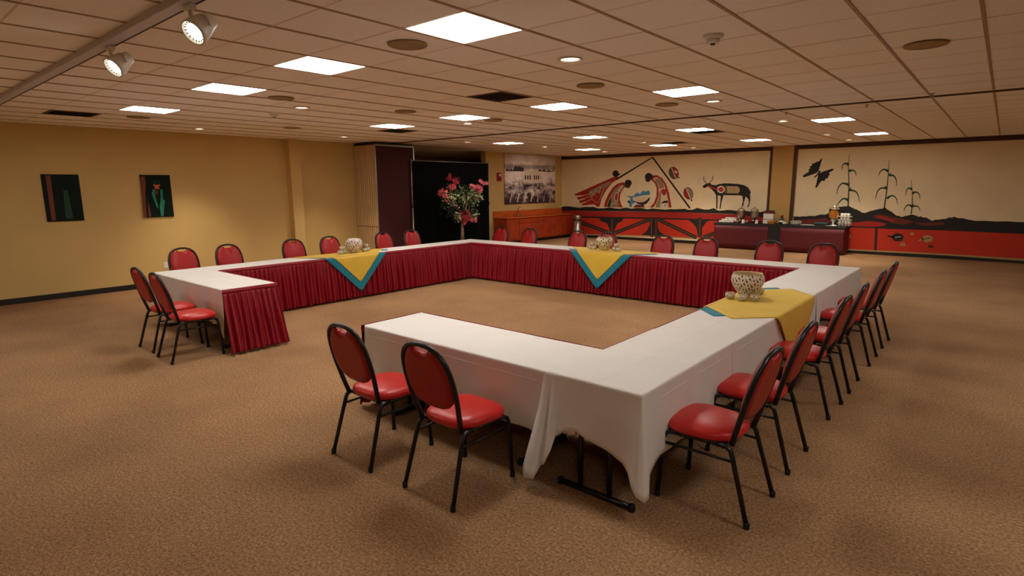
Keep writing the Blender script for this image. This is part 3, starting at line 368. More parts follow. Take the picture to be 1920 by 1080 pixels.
(2,'painted_seed#0','m_tan',3,[(-0.267,0.606),(-0.269,0.594),(-0.274,0.583),(-0.283,0.575),(-0.294,0.568),(-0.308,0.566),(-0.322,0.567),(-0.335,0.572),(-0.345,0.58),(-0.352,0.591),(-0.356,0.602),(-0.355,0.614),(-0.349,0.625),(-0.34,0.634),(-0.329,0.64),(-0.315,0.643),(-0.301,0.642),(-0.289,0.637),(-0.278,0.629),(-0.271,0.618)]),
(2,'painted_ring#522','m_gold',3,[(-1.694,0.461),(-1.696,0.441),(-1.705,0.423),(-1.719,0.409),(-1.739,0.399),(-1.761,0.394),(-1.783,0.396),(-1.804,0.404),(-1.821,0.417),(-1.833,0.434),(-1.838,0.454),(-1.836,0.473),(-1.827,0.492),(-1.813,0.506),(-1.793,0.516),(-1.771,0.52),(-1.749,0.518),(-1.728,0.51),(-1.711,0.497),(-1.699,0.48)]),
(2,'painted_ring#522','m_black',4,[(-1.743,0.452),(-1.744,0.443),(-1.749,0.435),(-1.757,0.428),(-1.768,0.424),(-1.78,0.422),(-1.792,0.423),(-1.803,0.426),(-1.812,0.432),(-1.818,0.44),(-1.821,0.448),(-1.82,0.457),(-1.815,0.465),(-1.807,0.472),(-1.796,0.477),(-1.784,0.479),(-1.772,0.478),(-1.761,0.474),(-1.752,0.468),(-1.746,0.461)]),
(2,'painted_ring#502','m_gold',3,[(-1.736,0.301),(-1.738,0.281),(-1.747,0.263),(-1.762,0.248),(-1.781,0.238),(-1.803,0.233),(-1.826,0.235),(-1.847,0.243),(-1.864,0.256),(-1.876,0.273),(-1.881,0.292),(-1.879,0.312),(-1.87,0.331),(-1.855,0.345),(-1.836,0.356),(-1.814,0.36),(-1.791,0.358),(-1.77,0.35),(-1.753,0.337),(-1.741,0.32)]),
(2,'painted_ring#502','m_black',4,[(-1.786,0.291),(-1.787,0.283),(-1.792,0.274),(-1.8,0.267),(-1.81,0.263),(-1.822,0.261),(-1.834,0.261),(-1.846,0.265),(-1.855,0.271),(-1.861,0.278),(-1.864,0.287),(-1.862,0.296),(-1.858,0.304),(-1.849,0.311),(-1.839,0.316),(-1.827,0.318),(-1.815,0.317),(-1.803,0.314),(-1.794,0.308),(-1.788,0.3)]),
(2,'painted_base_line','m_tan',2,[(-3.158,0.113),(-1.799,0.119),(0.403,0.131),(2.005,0.112),(2.01,0.063),(0.407,0.09),(-1.795,0.074),(-3.154,0.066)]),
]
LEFT_ART=[
('p_brown',1,[(1.072,2.144),(1.152,2.145),(1.150,1.968),(1.126,1.818),(1.106,1.366),(1.049,1.364)]),
('p_brown',1,[(1.159,1.705),(1.174,1.553),(1.183,1.381),(1.138,1.374)]),
('p_orange',2,[(1.280,1.995),(1.339,1.982),(1.401,1.995),(1.394,1.967),(1.361,1.948),(1.387,1.913),(1.352,1.906),(1.333,1.925),(1.310,1.903),(1.290,1.929),(1.315,1.952),(1.282,1.967)]),
('p_red',2,[(1.309,1.891),(1.355,1.891),(1.337,1.796),(1.312,1.796)]),
('p_teal',2,[(1.271,1.907),(1.298,1.891),(1.296,1.740),(1.330,1.529),(1.295,1.564),(1.261,1.702),(1.236,1.816),(1.242,1.845)]),
('p_teal',2,[(1.393,1.906),(1.433,1.886),(1.421,1.699),(1.453,1.675),(1.426,1.564),(1.399,1.383),(1.354,1.381),(1.351,1.566),(1.386,1.738)]),
('p_green',1,[(1.287,2.061),(1.306,2.080),(1.310,2.005),(1.290,2.008)]),
('p_green',1,[(1.333,2.090),(1.350,2.090),(1.345,2.005),(1.329,2.008)]),
('p_green',1,[(1.384,2.080),(1.399,2.061),(1.385,2.008),(1.367,2.005)]),
]

# ================================================================== room shell
fl = struct('floor', bbox(-15.8, XR+.1, YB-.1, 16.7, -.1, 0, 0), M_carpet)
cl = struct('ceiling', bbox(-15.8, XR+.1, YB-.1, 16.7, 3.06, 3.14, 0), M_tile)
struct('wall_left', bbox(XL-.14, XL, YB, 7.2, 0, 3.06, 0), M_wall)
struct('wall_print', bbox(XP-.2, XP, 11.15, YW, 0, 3.06, 0), M_wall)
bm = bmesh.new(); box(bm, -15.7, -15.6, 6.9, 16.6, 0, 3.06); box(bm, -15.6, XL-.14, 7.06, 7.2, 0, 3.06); box(bm, -15.6, XP-.2, 16.4, 16.54, 0, 3.06)
struct('wall_recess', bm, M_wall)
d1 = struct('door_1', bbox(-15.6, -15.55, 14.5, 16.1, .01, 3.0, .004), M_dark, label='dark doorway deep in the recess behind the curtain')
struct('wall_far', bbox(XP-.2, XR, YW, YW+.14, 0, 3.06, 0), M_wall)
struct('wall_right', bbox(XR, XR+.14, YB, YW, 0, 3.06, 0), M_wall)
struct('wall_back', bbox(XL-.14, XR, YB-.14, YB, 0, 3.06, 0), M_wall)
struct('baseboard_left', bbox(XL, XL+.014, YB, 5.78, 0, .1, .003), M_base)
struct('baseboard_far', bbox(XP+.7, XR, YW-.018, YW, 0, .1, .003), M_base)
struct('baseboard_right', bbox(XR-.014, XR, YB, YW, 0, .1, .003), M_base)
struct('baseboard_back', bbox(XL, XR, YB, YB+.014, 0, .1, .003), M_base)
struct('trim_7', bbox(XL-.02, XL+.2, 4.05, 4.31, 0, 3.06, .003), M_wall, label='tan pilaster running up the left wall')
struct('trim_8', bbox(-3.9, -3.33, YW-.1, YW, 0, 3.06, .004), M_tanp, label='tan pier between the two mural panels')

# ---- suspended ceiling: T-bars and tiles
XS = [XL] + [GX+TM*i for i in range(-14, 15) if XL < GX+TM*i < XR] + [XR]
YN = [YB] + [GY+TM*j for j in range(-11, 11) if GY+TM*j > YB] + [YT]
YF = [YT] + [YT+TM*k for k in range(1, 20) if YT+TM*k < YW-.05] + [YW]
mx = bpy.data.meshes.new('grid_runner'); b_ = bbox(-.011, .011, 0, 1, 3.000, 3.012, 0); b_.to_mesh(mx); b_.free(); mx.materials.append(M_tee)
my = bpy.data.meshes.new('grid_cross_tee'); b_ = bbox(0, 1, -.0065, .0065, 3.0045, 3.012, 0); b_.to_mesh(my); b_.free(); my.materials.append(M_tee2)
for x in XS[1:-1]:
    o = child('grid_runner', mx, (x, YB, 0), cl); o.scale = (1, YW-YB, 1)
for y in YN[1:-1] + YF[1:-1]:
    o = child('grid_cross_tee', my, (XL, y, 0), cl); o.scale = (XR-XL, 1, 1)
# fittings that replace a tile: (column, row) in the near zone, (column, row from the track) in the far zone
NEAR_L = [(0, 0), (-3, 0), (-6, 0), (-10, 0), (0, 6), (-3, 6), (-6, 6), (-9, 6)]
LIGHTS = [(GX+TM*c, GY+TM*r) for c, r in NEAR_L] + [(GX+TM*c, GY+TM*r) for c, r in ((-6, -6), (-10, -6), (6, -6), (6, 0), (6, 6))] + [(GX+TM*6, YT+TM*3)] + [(GX+TM*c, YT+TM*k) for c, k in ((1, 3), (-3, 3), (-7, 3), (-11, 3), (1, 9), (-3, 9), (-7, 9), (-11, 9))]
VENTS = [(GX+TM*-3, GY+TM*4, 'square'), (GX+TM*-10, GY+TM*7, 'dark'), (GX+TM*-12, GY+TM*-1, 'dark'), (GX+TM*-3, YT+TM*4, 'dark'), (GX+TM*-6, YT+TM*8, 'dark')]
TAKEN = [(round(x+TM/2, 2), round(y+TM/2, 2)) for x, y in LIGHTS] + [(round(v[0]+TM/2, 2), round(v[1]+TM/2, 2)) for v in VENTS]
tiles = []
for ys in (YN, YF):
    for y0, y1 in zip(ys, ys[1:]):
        for x0, x1 in zip(XS, XS[1:]):
            c = ((x0+x1)/2, (y0+y1)/2)
            if any(abs(c[0]-t[0]) < .1 and abs(c[1]-t[1]) < .1 for t in TAKEN): continue
            p = cam.matrix_world.inverted() @ Vector((*c, 3.0))
            sh = 0
            if p.z < -.3:
                u, v = -p.x/p.z*1071.53, -p.y/p.z*1071.53
                if abs(u) < 1000 and abs(v) < 580: sh = 1/abs(p.z)**3
            tiles.append((sh, x0, x1, y0, y1))
tiles.sort(reverse=True)
def tile_bm(bm, w_, d_, x=0, y=0):
    # shallow tegular board: face at 3.012, edge bevel
    a, e = .004, .006
    lo = [bm.verts.new((x+q[0], y+q[1], 3.0065)) for q in ((e+.006, e), (w_-e-.006, e), (w_-e-.006, d_-e), (e+.006, d_-e))]
    up = [bm.verts.new((x+q[0], y+q[1], 3.016)) for q in ((a, a), (w_-a, a), (w_-a, d_-a), (a, d_-a))]
    bm.faces.new(lo[::-1]); bm.faces.new(up)
    for k in range(4): bm.faces.new((lo[k], lo[(k+1) % 4], up[(k+1) % 4], up[k]))
TMESH = {}
for sh, x0, x1, y0, y1 in tiles[:300]:
    k = (round(x1-x0, 3), round(y1-y0, 3))
    if k not in TMESH:
        b_ = bmesh.new(); tile_bm(b_, *k); bmesh.ops.recalc_face_normals(b_, faces=b_.faces[:])
        me = bpy.data.meshes.new('ceiling_tile'); b_.to_mesh(me); b_.free(); me.materials.append(M_tile); TMESH[k] = me
    child('ceiling_tile', TMESH[k], (x0, y0, rnd.uniform(-.0015, .001)), cl)
b_ = bmesh.new()
for sh, x0, x1, y0, y1 in tiles[300:]: tile_bm(b_, x1-x0, y1-y0, x0, y0)
tag(obj('ceiling_tiles_beyond', b_, M_tile, cl), kind='stuff')

# ---- ceiling fittings
def light_panel():
    t = thing('ceiling_light', 'x', 'ceiling light', group='square ceiling lights')
    bm = bmesh.new(); s = TM/2-.012; q = .29
    for a in ((-s, s, -s, -q), (-s, s, q, s), (-s, -q, -q, q), (q, s, -q, q)): box(bm, *a, -.004, .03)
    obj('frame', bm, M_white, t)
    bm = bbox(-q, q, -q, q, .0, .012, 0)
    obj('diffuser', bm, M_diff, t)
    return t
LL = ['square ceiling light nearest the camera, biggest and brightest of its row', 'square ceiling light second along the row of four from the biggest panel', 'square ceiling light third along the row, before the one by the left wall',
      'square ceiling light ending the near row, closest to the left wall', 'square ceiling light of the middle row farthest right, beside a small downlight', 'square ceiling light just past the brown return grille',
      'square ceiling light third in the middle row, left of the one past the brown grille', 'square ceiling light of the middle row above the folded partition',
      'square ceiling light behind the camera, second from the left wall', 'square ceiling light behind the camera, closest to the left wall', 'square ceiling light behind the camera on its right', 'square ceiling light right of the camera, outside the picture', 'square ceiling light beyond the right edge, level with the yellow cloth', 'square ceiling light beyond the right edge, past the track',
      'square ceiling light past the ceiling track, above the right mural panel', 'square ceiling light past the track before the deer mural, dark vent beside it', 'square ceiling light past the ceiling track, over the triangle mural figures', 'square ceiling light past the ceiling track in front of the framed village print',
      'thin far ceiling light along the mural wall, above the corn stalks', 'thin far ceiling light along the mural wall, above the deer', 'thin far ceiling light along the mural wall, above the roof peak of the mural', 'thin far ceiling light along the mural wall, nearest the village print']
lp0 = light_panel()
for i, (x, y) in enumerate(LIGHTS):
    o = lp0 if i == 0 else dup(lp0, (0, 0, 0))
    o.location = (x+TM/2, y+TM/2, H); o['label'] = LL[i]
def downlight():
    t = thing('downlight', 'x', 'downlight', group='round recessed downlights')
    bm = bmesh.new(); lathe(bm, [(.085, .004), (.112, .004), (.115, -.004), (.108, -.009), (.088, -.008), (.082, .004)], 20, cap0=False, cap1=False); obj('trim_ring', bm, M_white, t)
    bm = bmesh.new(); lathe(bm, [(.001, .002), (.084, .004)], 20, cap0=False, cap1=False); obj('lens', bm, M_can, t)
    return t
CANS = [(-1.62, 1.6, 'small round downlight close to the biggest ceiling light panel'), (-6.13, 1.61, 'small round downlight beside the left smoke detector'), (-10.1, 1.81, 'small round downlight along the left wall near the green painting'),
        (-5.92, 4.66, 'small round downlight near the middle of the room, before the ceiling track'), (-1.67, 5.01, 'small round downlight just below the farthest right near panel light'), (-9.72, 4.66, 'small round downlight over the pilaster end of the left wall'),
        (-1.7, 8.3, 'small round downlight past the track, left of the right-hand panel light'), (-5.87, 11.1, 'small round downlight past the track between two panel lights facing the mural'), (-8.91, 7.68, 'small round downlight past the track, above the flowering tree'),
        (-8.64, 10.5, 'small round downlight in front of the village print'), (-1.79, 12.0, 'small round downlight close to the pier of the mural wall'), (-5.85, 14.2, 'tiny far downlight washing the deer mural'), (-1.75, 14.2, 'tiny far downlight washing the corn stalk mural'), (-8.76, 13.9, 'tiny far downlight washing the triangle roof mural')]
dl0 = downlight()
for i, (x, y, lab) in enumerate(CANS):
    o = dl0 if i == 0 else dup(dl0, (0, 0, 0))
    o.location = (x, y, 3.0); o['label'] = lab
    ld = bpy.data.lights.new('downlight_beam', 'SPOT'); ld.energy = CAN_WATTS*(7.0 if y > 13.5 else 6.5 if x < -9.5 else 2.0 if y > 7 else 1.0); ld.color = WARM; ld.spot_size = math.radians(92 if x < -9.5 else 82); ld.spot_blend = .85; ld.shadow_soft_size = .06
    lo = bpy.data.objects.new('downlight_beam', ld); COL.objects.link(lo); lo.location = (x, y, 2.985)
    if 'village print' in lab: lo.rotation_euler = (Vector((x, y, 2.985))-Vector((XP, 13.4, 2.0))).to_track_quat('Z', 'Y').to_euler(); ld.spot_size = math.radians(36); ld.energy = CAN_WATTS*5
def speaker():
    t = thing('ceiling_speaker', 'x', 'speaker', group='round ceiling speakers')
    bm = bmesh.new(); lathe(bm, [(.125, .0), (.155, .0), (.155, -.006), (.148, -.011), (.128, -.010)], 28, cap0=False, cap1=False); obj('rim', bm, M_grille, t)
    bm = bmesh.new(); lathe(bm, [(.002, -.012), (.06, -.0115), (.13, -.008)], 28, cap0=False, cap1=False); obj('grille', bm, M_grille, t)
    return t
SPK = [(-2.26, .3, 'round tan ceiling speaker beside the biggest light panel'), (-5.52, .99, 'round tan ceiling speaker past the second light of the near row'), (-2.21, 2.85, 'round tan ceiling speaker in line with the brown return grille, to its right'),
       (-5.41, 2.85, 'round tan ceiling speaker left of the brown return grille'), (.81, 3.09, 'round dark-shaded ceiling speaker at the upper right end of the ceiling'), (-2.26, 4.86, 'round tan ceiling speaker under the right light of the middle row'),
       (-8.73, 2.9, 'round tan ceiling speaker on the far left, above the pilaster'), (-8.9, .46, 'round tan ceiling speaker under the light closest to the left wall'), (-5.27, 4.61, 'round tan ceiling speaker under the third light of the middle row')]
sp0 = speaker()
for i, (x, y, lab) in enumerate(SPK):
    o = sp0 if i == 0 else dup(sp0, (0, 0, 0))
    o.location = (x, y, 3.0); o['label'] = lab
VL = ['brown square return air grille in the middle of the ceiling', 'dark square vent behind the middle row light above the partition', 'dark square vent at the far left of the ceiling by the left wall', 'dark square vent tucked behind the panel light facing the deer mural', 'dark square vent behind the farthest panel light over the roof mural']
def vent(kind):
    t = thing('ceiling_vent', 'x', 'vent', group='square ceiling vents')
    M = M_vent if kind == 'square' else M_ventd
    bm = bmesh.new(); s, q = TM/2-.014, TM/2-.05
    for a in ((-s, s, -s, -q), (-s, s, q, s), (-s, -q, -q, q), (q, s, -q, q)): box(bm, *a, -.006, .02)
    obj('frame', bm, M, t); obj('backing', bbox(-q, q, -q, q, .012, .02, 0), M_dark, t)
    for k in range(12):
        yy = -q+.022+k*(2*q-.044)/11
        bm = bmesh.new(); box(bm, -q, q, -.014, .014, -.002, .001); bmesh.ops.rotate(bm, verts=bm.verts[:], cent=(0, 0, 0), matrix=Matrix.Rotation(.5, 3, 'X')); bmesh.ops.translate(bm, verts=bm.verts[:], vec=(0, yy, .003))
        obj('slat', bm, M, t)
    return t
vd = None
for i, (x, y, kind) in enumerate(VENTS):
    if kind == 'square' or vd is None:
        o = vent(kind)
        if kind == 'dark': vd = o
    else: o = dup(vd, (0, 0, 0))
    o.location = (x+TM/2, y+TM/2, H); o['label'] = VL[i]
def smoke_det():
    t = thing('smoke_detector', 'x', 'smoke detector', group='smoke detectors')
    bm = bmesh.new(); lathe(bm, [(.075, 0), (.075, -.014), (.062, -.022), (.05, -.026)], 20); obj('base', bm, M_white, t)
    bm = bmesh.new(); lathe(bm, [(.05, -.026), (.046, -.05), (.03, -.058)], 16); obj('sensor_cap', bm, M_white, t)
    bm = bmesh.new(); lathe(bm, [(.018, -.058), (.018, -.066)], 10); obj('vent_slot', bm, M_dark, t)
    return t
o = smoke_det(); o.location = (-.37, 1.67, 3.004); o['label'] = 'white smoke detector to the right of the biggest ceiling light'
o = dup(o, (-6.95, 1.63, 3.004), 0, 'white smoke detector left of the middle of the ceiling, by a downlight')
def sprinkler():
    t = thing('sprinkler_head', 'x', 'sprinkler', group='sprinkler heads')
    bm = bmesh.new(); lathe(bm, [(.03, .0), (.03, -.006), (.01, -.01), (.008, -.035)], 12); obj('body', bm, M_alu, t)
    bm = bmesh.new(); lathe(bm, [(.022, -.036), (.022, -.039)], 12); obj('deflector', bm, M_alu, t)
    return t
o = sprinkler(); o.location = (-.2, 6.9, 3.004); o['label'] = 'small sprinkler head just past the ceiling track on the right'
for x, y, lab in ((-1.3, 7.0, 'small sprinkler head past the ceiling track, second from the right'), (.6, 6.3, 'small sprinkler head beside the track at the far right end'), (-5.6, 12.3, 'small sprinkler head facing the roof mural')):
    dup(o, (x, y, 3.004), 0, lab)

# ---- partition track across the ceiling, lighting track with two heads
tag(obj('partition_track', bbox(XL, XR, YT-.03, YT+.03, 2.988, 3.012, .003), M_track), 'thin dark partition track crossing the whole ceiling', 'track')
t = thing('lighting_track', 'pale grey lighting track with two spot heads at upper left', 'lighting track', (0, -1.29, 3.0))
obj('channel', bbox(XL+.3, -1.2, -.05, .035, -.04, .012, .004), M_rail, t)
obj('slot', bbox(XL+.32, -1.22, .035, .043, -.042, -.012, 0), M_dark, t)
def head(name, x, lab):
    t = thing(name, lab, 'spotlight', (x, -1.27, 2.962), 0, 'track spotlights')
    d = Vector((.17, -.64, -.52)).normalized(); q = d.to_track_quat('Z', 'Y').to_matrix()
    c = Vector((0, .05, -.115))
    obj('adapter', bbox(-.05, .05, -.02, .02, -.03, 0, .004), M_spot, t)
    bm = bmesh.new(); tube(bm, [(0, 0, -.02), (0, 0, -.06)], .012)
    s = Vector((d.y, -d.x, 0)).normalized()
    arc = [c + s*.085*math.cos(a) + Vector((0, 0, .07))*math.sin(a) for a in [PI*k/10 for k in range(11)]]
    tube(bm, arc, .008, 6); obj('yoke', bm, M_spot, t)
    bm = bmesh.new(); lathe(bm, [(.03, -.10), (.045, -.095), (.055, -.05), (.072, .0), (.078, .05), (.078, .068), (.068, .07), (.066, .05)], 24, cap1=False)
    bmesh.ops.transform(bm, matrix=q.to_4x4(), verts=bm.verts[:]); bmesh.ops.translate(bm, verts=bm.verts[:], vec=c); obj('housing', bm, M_spot, t)
    bm = bmesh.new(); lathe(bm, [(.001, .056), (.048, .054)], 24, cap0=False, cap1=False)
    bmesh.ops.transform(bm, matrix=q.to_4x4(), verts=bm.verts[:]); bmesh.ops.translate(bm, verts=bm.verts[:], vec=c); obj('lens', bm, M_lens, t)
    bm = bmesh.new()
    for k in range(18):
        a = 2*PI*k/18; v = box(bm, -.004, .004, -.004, .004, .054, .058); bmesh.ops.translate(bm, verts=v, vec=(.057*math.cos(a), .057*math.sin(a), 0))
    bmesh.ops.transform(bm, matrix=q.to_4x4(), verts=bm.verts[:]); bmesh.ops.translate(bm, verts=bm.verts[:], vec=c); obj('vent_ring', bm, M_dark, t)
    ld = bpy.data.lights.new('head_beam', 'SPOT'); ld.energy = SPOT_WATTS; ld.color = (1, .9, .75); ld.spot_size = math.radians(50); ld.spot_blend = .5; ld.shadow_soft_size = .05
    lo = bpy.data.objects.new('head_beam', ld); COL.objects.link(lo); lo.location = Vector((x, -1.27, 2.962)) + c + d*.09; lo.rotation_euler = (-d).to_track_quat('Z', 'Y').to_euler()
    return t
head('track_spotlight', -2.33, 'white spot head with glowing lens, nearer of the two on the track')
head('track_spotlight', -3.82, 'white spot head with glowing lens, farther along the track to the left')

# ================================================================== left wall: pictures, outlet
def shape(bm, pts, f, d, mi, th=.0012):
    """flat painted shape standing th proud: pts 2D, f(u, v, depth) -> 3D"""
    P = []
    for q in pts:
        if not P or (abs(q[0]-P[-1][0]) + abs(q[1]-P[-1][1])) > .004: P.append(q)
    if len(P) > 2 and abs(P[0][0]-P[-1][0]) + abs(P[0][1]-P[-1][1]) < .004: P.pop()
    if len(P) < 3: return
    a = [bm.verts.new(f(u, v, d+th)) for u, v in P]; b = [bm.verts.new(f(u, v, d)) for u, v in P]
    try: fa = bm.faces.new(a)
    except ValueError: return
    fa.material_index = mi; n = len(P); new = [fa]
    for k in range(n):
        s_ = bm.faces.new((a[k], b[k], b[(k+1) % n], a[(k+1) % n])); s_.material_index = mi
    fa.normal_update()
    bmesh.ops.triangulate(bm, faces=[fa], ngon_method='EAR_CLIP')
t = thing('painting', 'dark green canvas of a robed figure with an orange stripe on the left wall', 'painting', (XL, 0, 0))
obj('canvas', bbox(.0, .03, 1.07, 1.59, 1.365, 2.175, .004), M_canvas, t)
names = {'p_brown': 'painted_stripe', 'p_orange': 'painted_face', 'p_red': 'painted_neck', 'p_teal': 'painted_robe', 'p_green': 'painted_feather'}
for mname, layer, pts in LEFT_ART:
    bm = bmesh.new(); shape(bm, pts, lambda u, v, d: (d, u, v), .03+.0012*layer, 0); obj(names[mname], bm, PAINT[mname], t, fix=False)
t = thing('painting', 'second dark canvas at the far left end of the left wall', 'painting', (XL, 0, 0))
obj('canvas', bbox(.0, .03, -.42, .11, 1.36, 2.17, .004), M_canvas, t)
bm = bmesh.new(); shape(bm, [(-.36, 1.38), (-.3, 1.38), (-.29, 2.15), (-.36, 2.15)], lambda u, v, d: (d, u, v), .0305, 0); obj('painted_stripe', bm, PAINT['p_brown'], t, fix=False)
bm = bmesh.new(); shape(bm, [(-.16, 1.4), (-.05, 1.4), (-.08, 1.9), (-.14, 1.9)], lambda u, v, d: (d, u, v), .0305, 0); obj('painted_robe', bm, PAINT['p_green'], t, fix=False)
t = thing('wall_outlet', 'small pale outlet plate low on the left wall', 'outlet', (XL, 1.35, .41))
obj('plate', bbox(0, .008, -.04, .04, -.06, .06, .002), M_white, t); obj('socket', bbox(.008, .010, -.018, .018, -.04, .04, 0), M_wh, t)

# ================================================================== folded partition, pipe-and-drape
PW = (10.29-11.18)*-1/10
first = None
for k in range(10):
    x0 = XL + .012 + PW*k*.985
    lab = 'dark maroon folding partition panel at the front of the stack' if k == 9 else 'tan-edged folding partition panel stacked against the left wall'
    if k in (0, 9) or first is None:
        t = thing('partition_panel', lab, 'partition', (x0, 5.87, 0), 0, 'folded partition panels')
        obj('panel_core', bbox(.004, PW-.020, 0, 1.22, .04, 2.93, .010, 2), M_panel, t)
        bm = bmesh.new(); tube(bm, [(PW*.38, .002, .06), (PW*.38, .002, 2.91)], .008, 6); obj('edge_bead', bm, M_panel, t)
        obj('hanger', bbox(.02, PW-.03, .02, 1.2, 2.93, 2.985, .002), M_dark, t)
        obj('latch_hole', bbox(PW*.3, PW*.55, -.012, .002, .93, .955, 0), M_dark, t)
        obj('bottom_seal', bbox(.01, PW-.016, .01, 1.21, .0, .04, 0), M_dark, t)
        if k == 9:
            obj('fabric_face', bbox(PW-.012, PW-.004, .03, 1.19, .08, 2.90, .001), M_maroon, t)
            bm = bmesh.new(); box(bm, PW-.012, PW+.004, 0, .026, .04, 2.93); box(bm, PW-.012, PW+.004, 1.196, 1.224, .04, 2.93); box(bm, PW-.012, PW+.004, 0, 1.224, 2.905, 2.94); obj('edge_trim', bm, M_alu, t)
        if k == 0: first = t
    else:
        dup(first, (x0, 5.87, 0))
for k, o in enumerate([o for o in COL.objects if o.get('category') == 'partition']):
    if k < 9: o['label'] = ['tan partition panel edge touching the left wall, first of the stack', 'tan partition panel edge second from the left wall', 'tan partition panel edge third from the left wall', 'tan partition panel edge fourth from the left wall', 'tan partition panel edge fifth from the left wall',
        'tan partition panel edge sixth from the left wall', 'tan partition panel edge seventh from the left wall', 'tan partition panel edge third before the maroon face', 'tan partition panel edge next but one to the maroon face'][k]
XC = -10.25
cps = [o for o in COL.objects if o.get('category') == 'partition']
t = thing('drape_stand', 'aluminium pipe stand holding up the black curtain', 'curtain stand', (XC, 0, 0))
for y in (6.95, 9.86):
    bm = bmesh.new(); tube(bm, [(0, y, .02), (0, y, 1.42)], .024, 10); tube(bm, [(0, y, 1.40), (0, y, 2.62)], .019, 10); obj('upright_pole', bm, M_alu, t)
    obj('collar', lathe(bmesh.new(), [(.03, 1.38), (.032, 1.40), (.03, 1.45)], 12, 0, y), M_black, t)
    obj('foot_plate', bbox(-.2, .2, y-.2, y+.2, 0, .012, .002), M_black, t)
bm = bmesh.new(); tube(bm, [(0, 6.95, 2.575), (0, 9.86, 2.575)], .014, 8); obj('crossbar', bm, M_alu, t)
rows = []
N = 300
for i in range(13):
    z = 2.57 - (2.57-.02)*i/12; row = []
    for k in range(N+1):
        s = k/N; y = 6.99 + (9.83-6.99)*s; a = min(1, .35+i*.12)
        off = a*(.028*math.sin(s*2*PI*31+1.3*math.sin(s*19))*.6 + .006*math.sin(s*2*PI*73+i*.25))
        row.append((XC+.026+off*.8+.006, y, z))
    rows.append(row)
bm = bmesh.new(); grid(bm, rows)
tag(obj('curtain', bm, M_curtain), 'long black curtain hanging behind the flowering tree', 'curtain')

# ================================================================== print wall: village print, alarm, sink cabinet
def print_mat():
    M = bpy.data.materials.new('village_print'); M.use_nodes = True; nt = M.node_tree; L = nt.links.new; b = nt.nodes['Principled BSDF']; b.inputs['Roughness'].default_value = .45
    tc = nt.nodes.new('ShaderNodeTexCoord'); sp = nt.nodes.new('ShaderNodeSeparateXYZ'); L(tc.outputs['Generated'], sp.inputs['Vector'])
    n1 = nt.nodes.new('ShaderNodeTexNoise'); n1.inputs['Scale'].default_value = 7; n1.inputs['Detail'].default_value = 8; n1.inputs['Roughness'].default_value = .75; L(tc.outputs['Generated'], n1.inputs['Vector'])
    r1 = nt.nodes.new('ShaderNodeValToRGB'); r1.color_ramp.interpolation = 'LINEAR'; L(sp.outputs['Z'], r1.inputs['Fac'])
    e = r1.color_ramp.elements; e[0].position = 0; e[0].color = (.12, .12, .12, 1); e[1].position = 1; e[1].color = (.55, .55, .55, 1)
    for p, v in ((.12, .25), (.28, .42), (.38, .30), (.46, .62), (.62, .78), (.69, .60), (.73, .40), (.78, .42), (.82, .66)):
        q = e.new(p); q.color = (v, v, v, 1)
    ma = nt.nodes.new('ShaderNodeMath'); ma.operation = 'MULTIPLY_ADD'; L(n1.outputs['Fac'], ma.inputs[0]); ma.inputs[1].default_value = 1.1; ma.inputs[2].default_value = -.55
    # stronger grain low down (the field), weaker in the sky
    mm = nt.nodes.new('ShaderNodeMapRange'); L(sp.outputs['Z'], mm.inputs['Value']); mm.inputs['From Min'].default_value = .3; mm.inputs['From Max'].default_value = .9; mm.inputs['To Min'].default_value = 2.3; mm.inputs['To Max'].default_value = .5
    m2 = nt.nodes.new('ShaderNodeMath'); m2.operation = 'MULTIPLY'; L(ma.outputs[0], m2.inputs[0]); L(mm.outputs['Result'], m2.inputs[1])
    ad = nt.nodes.new('ShaderNodeMath'); ad.operation = 'ADD'; L(r1.outputs['Color'], ad.inputs[0]); L(m2.outputs[0], ad.inputs[1])
    r2 = nt.nodes.new('ShaderNodeValToRGB'); L(ad.outputs[0], r2.inputs['Fac']); r2.color_ramp.elements[0].position = .2; r2.color_ramp.elements[0].color = (*lin((58, 40, 52)), 1); r2.color_ramp.elements[1].position = .72; r2.color_ramp.elements[1].color = (*lin((244, 228, 220)), 1)
    L(r2.outputs['Color'], b.inputs['Base Color']); return M
t = thing('village_print', 'large purple-grey photo print of a village and field above the sink cabinet', 'picture', (XP, 0, 0))
obj('canvas', bbox(0, .04, 12.05, 14.93, 1.30, 3.0, .004), print_mat(), t)
P_ink, P_pale = mat('print_ink', (62, 46, 54), .5), mat('print_pale', (226, 208, 194), .5)
pf = lambda u, v, d: (d, u, v)
for y0, y1, z0, z1 in ((12.1, 12.6, 2.42, 2.55), (12.55, 13.05, 2.42, 2.63), (13.9, 14.85, 2.44, 2.52)):
    bm = bmesh.new(); P = [(y0, z0)] + [(y0+(y1-y0)*k/14, z1-rnd.uniform(0, .1)) for k in range(15)] + [(y1, z0)]; shape(bm, P, pf, .0405, 0); obj('printed_trees', bm, P_ink, t, fix=False)
bm = bmesh.new(); shape(bm, [(13.0, 2.05), (14.0, 2.02), (14.0, 2.38), (13.6, 2.46), (13.1, 2.42)], pf, .0402, 0); obj('printed_house', bm, P_pale, t, fix=False)
for y in (13.12, 13.25, 13.38, 13.62, 13.74, 13.86):
    bm = bmesh.new(); shape(bm, [(y, 2.14), (y+.07, 2.14), (y+.07, 2.29), (y, 2.29)], pf, .0415, 0); obj('printed_window', bm, P_ink, t, fix=False)
for k in range(15):
    y = 12.1+k*.19; bm = bmesh.new(); shape(bm, [(y, 1.36), (y+.05, 1.36), (y+.16+rnd.uniform(-.1, .05), 1.72+rnd.uniform(-.06, .1)), (y+.09, 1.66)], pf, .0405, 0); obj('printed_furrow', bm, P_pale if k % 2 else P_ink, t, fix=False)
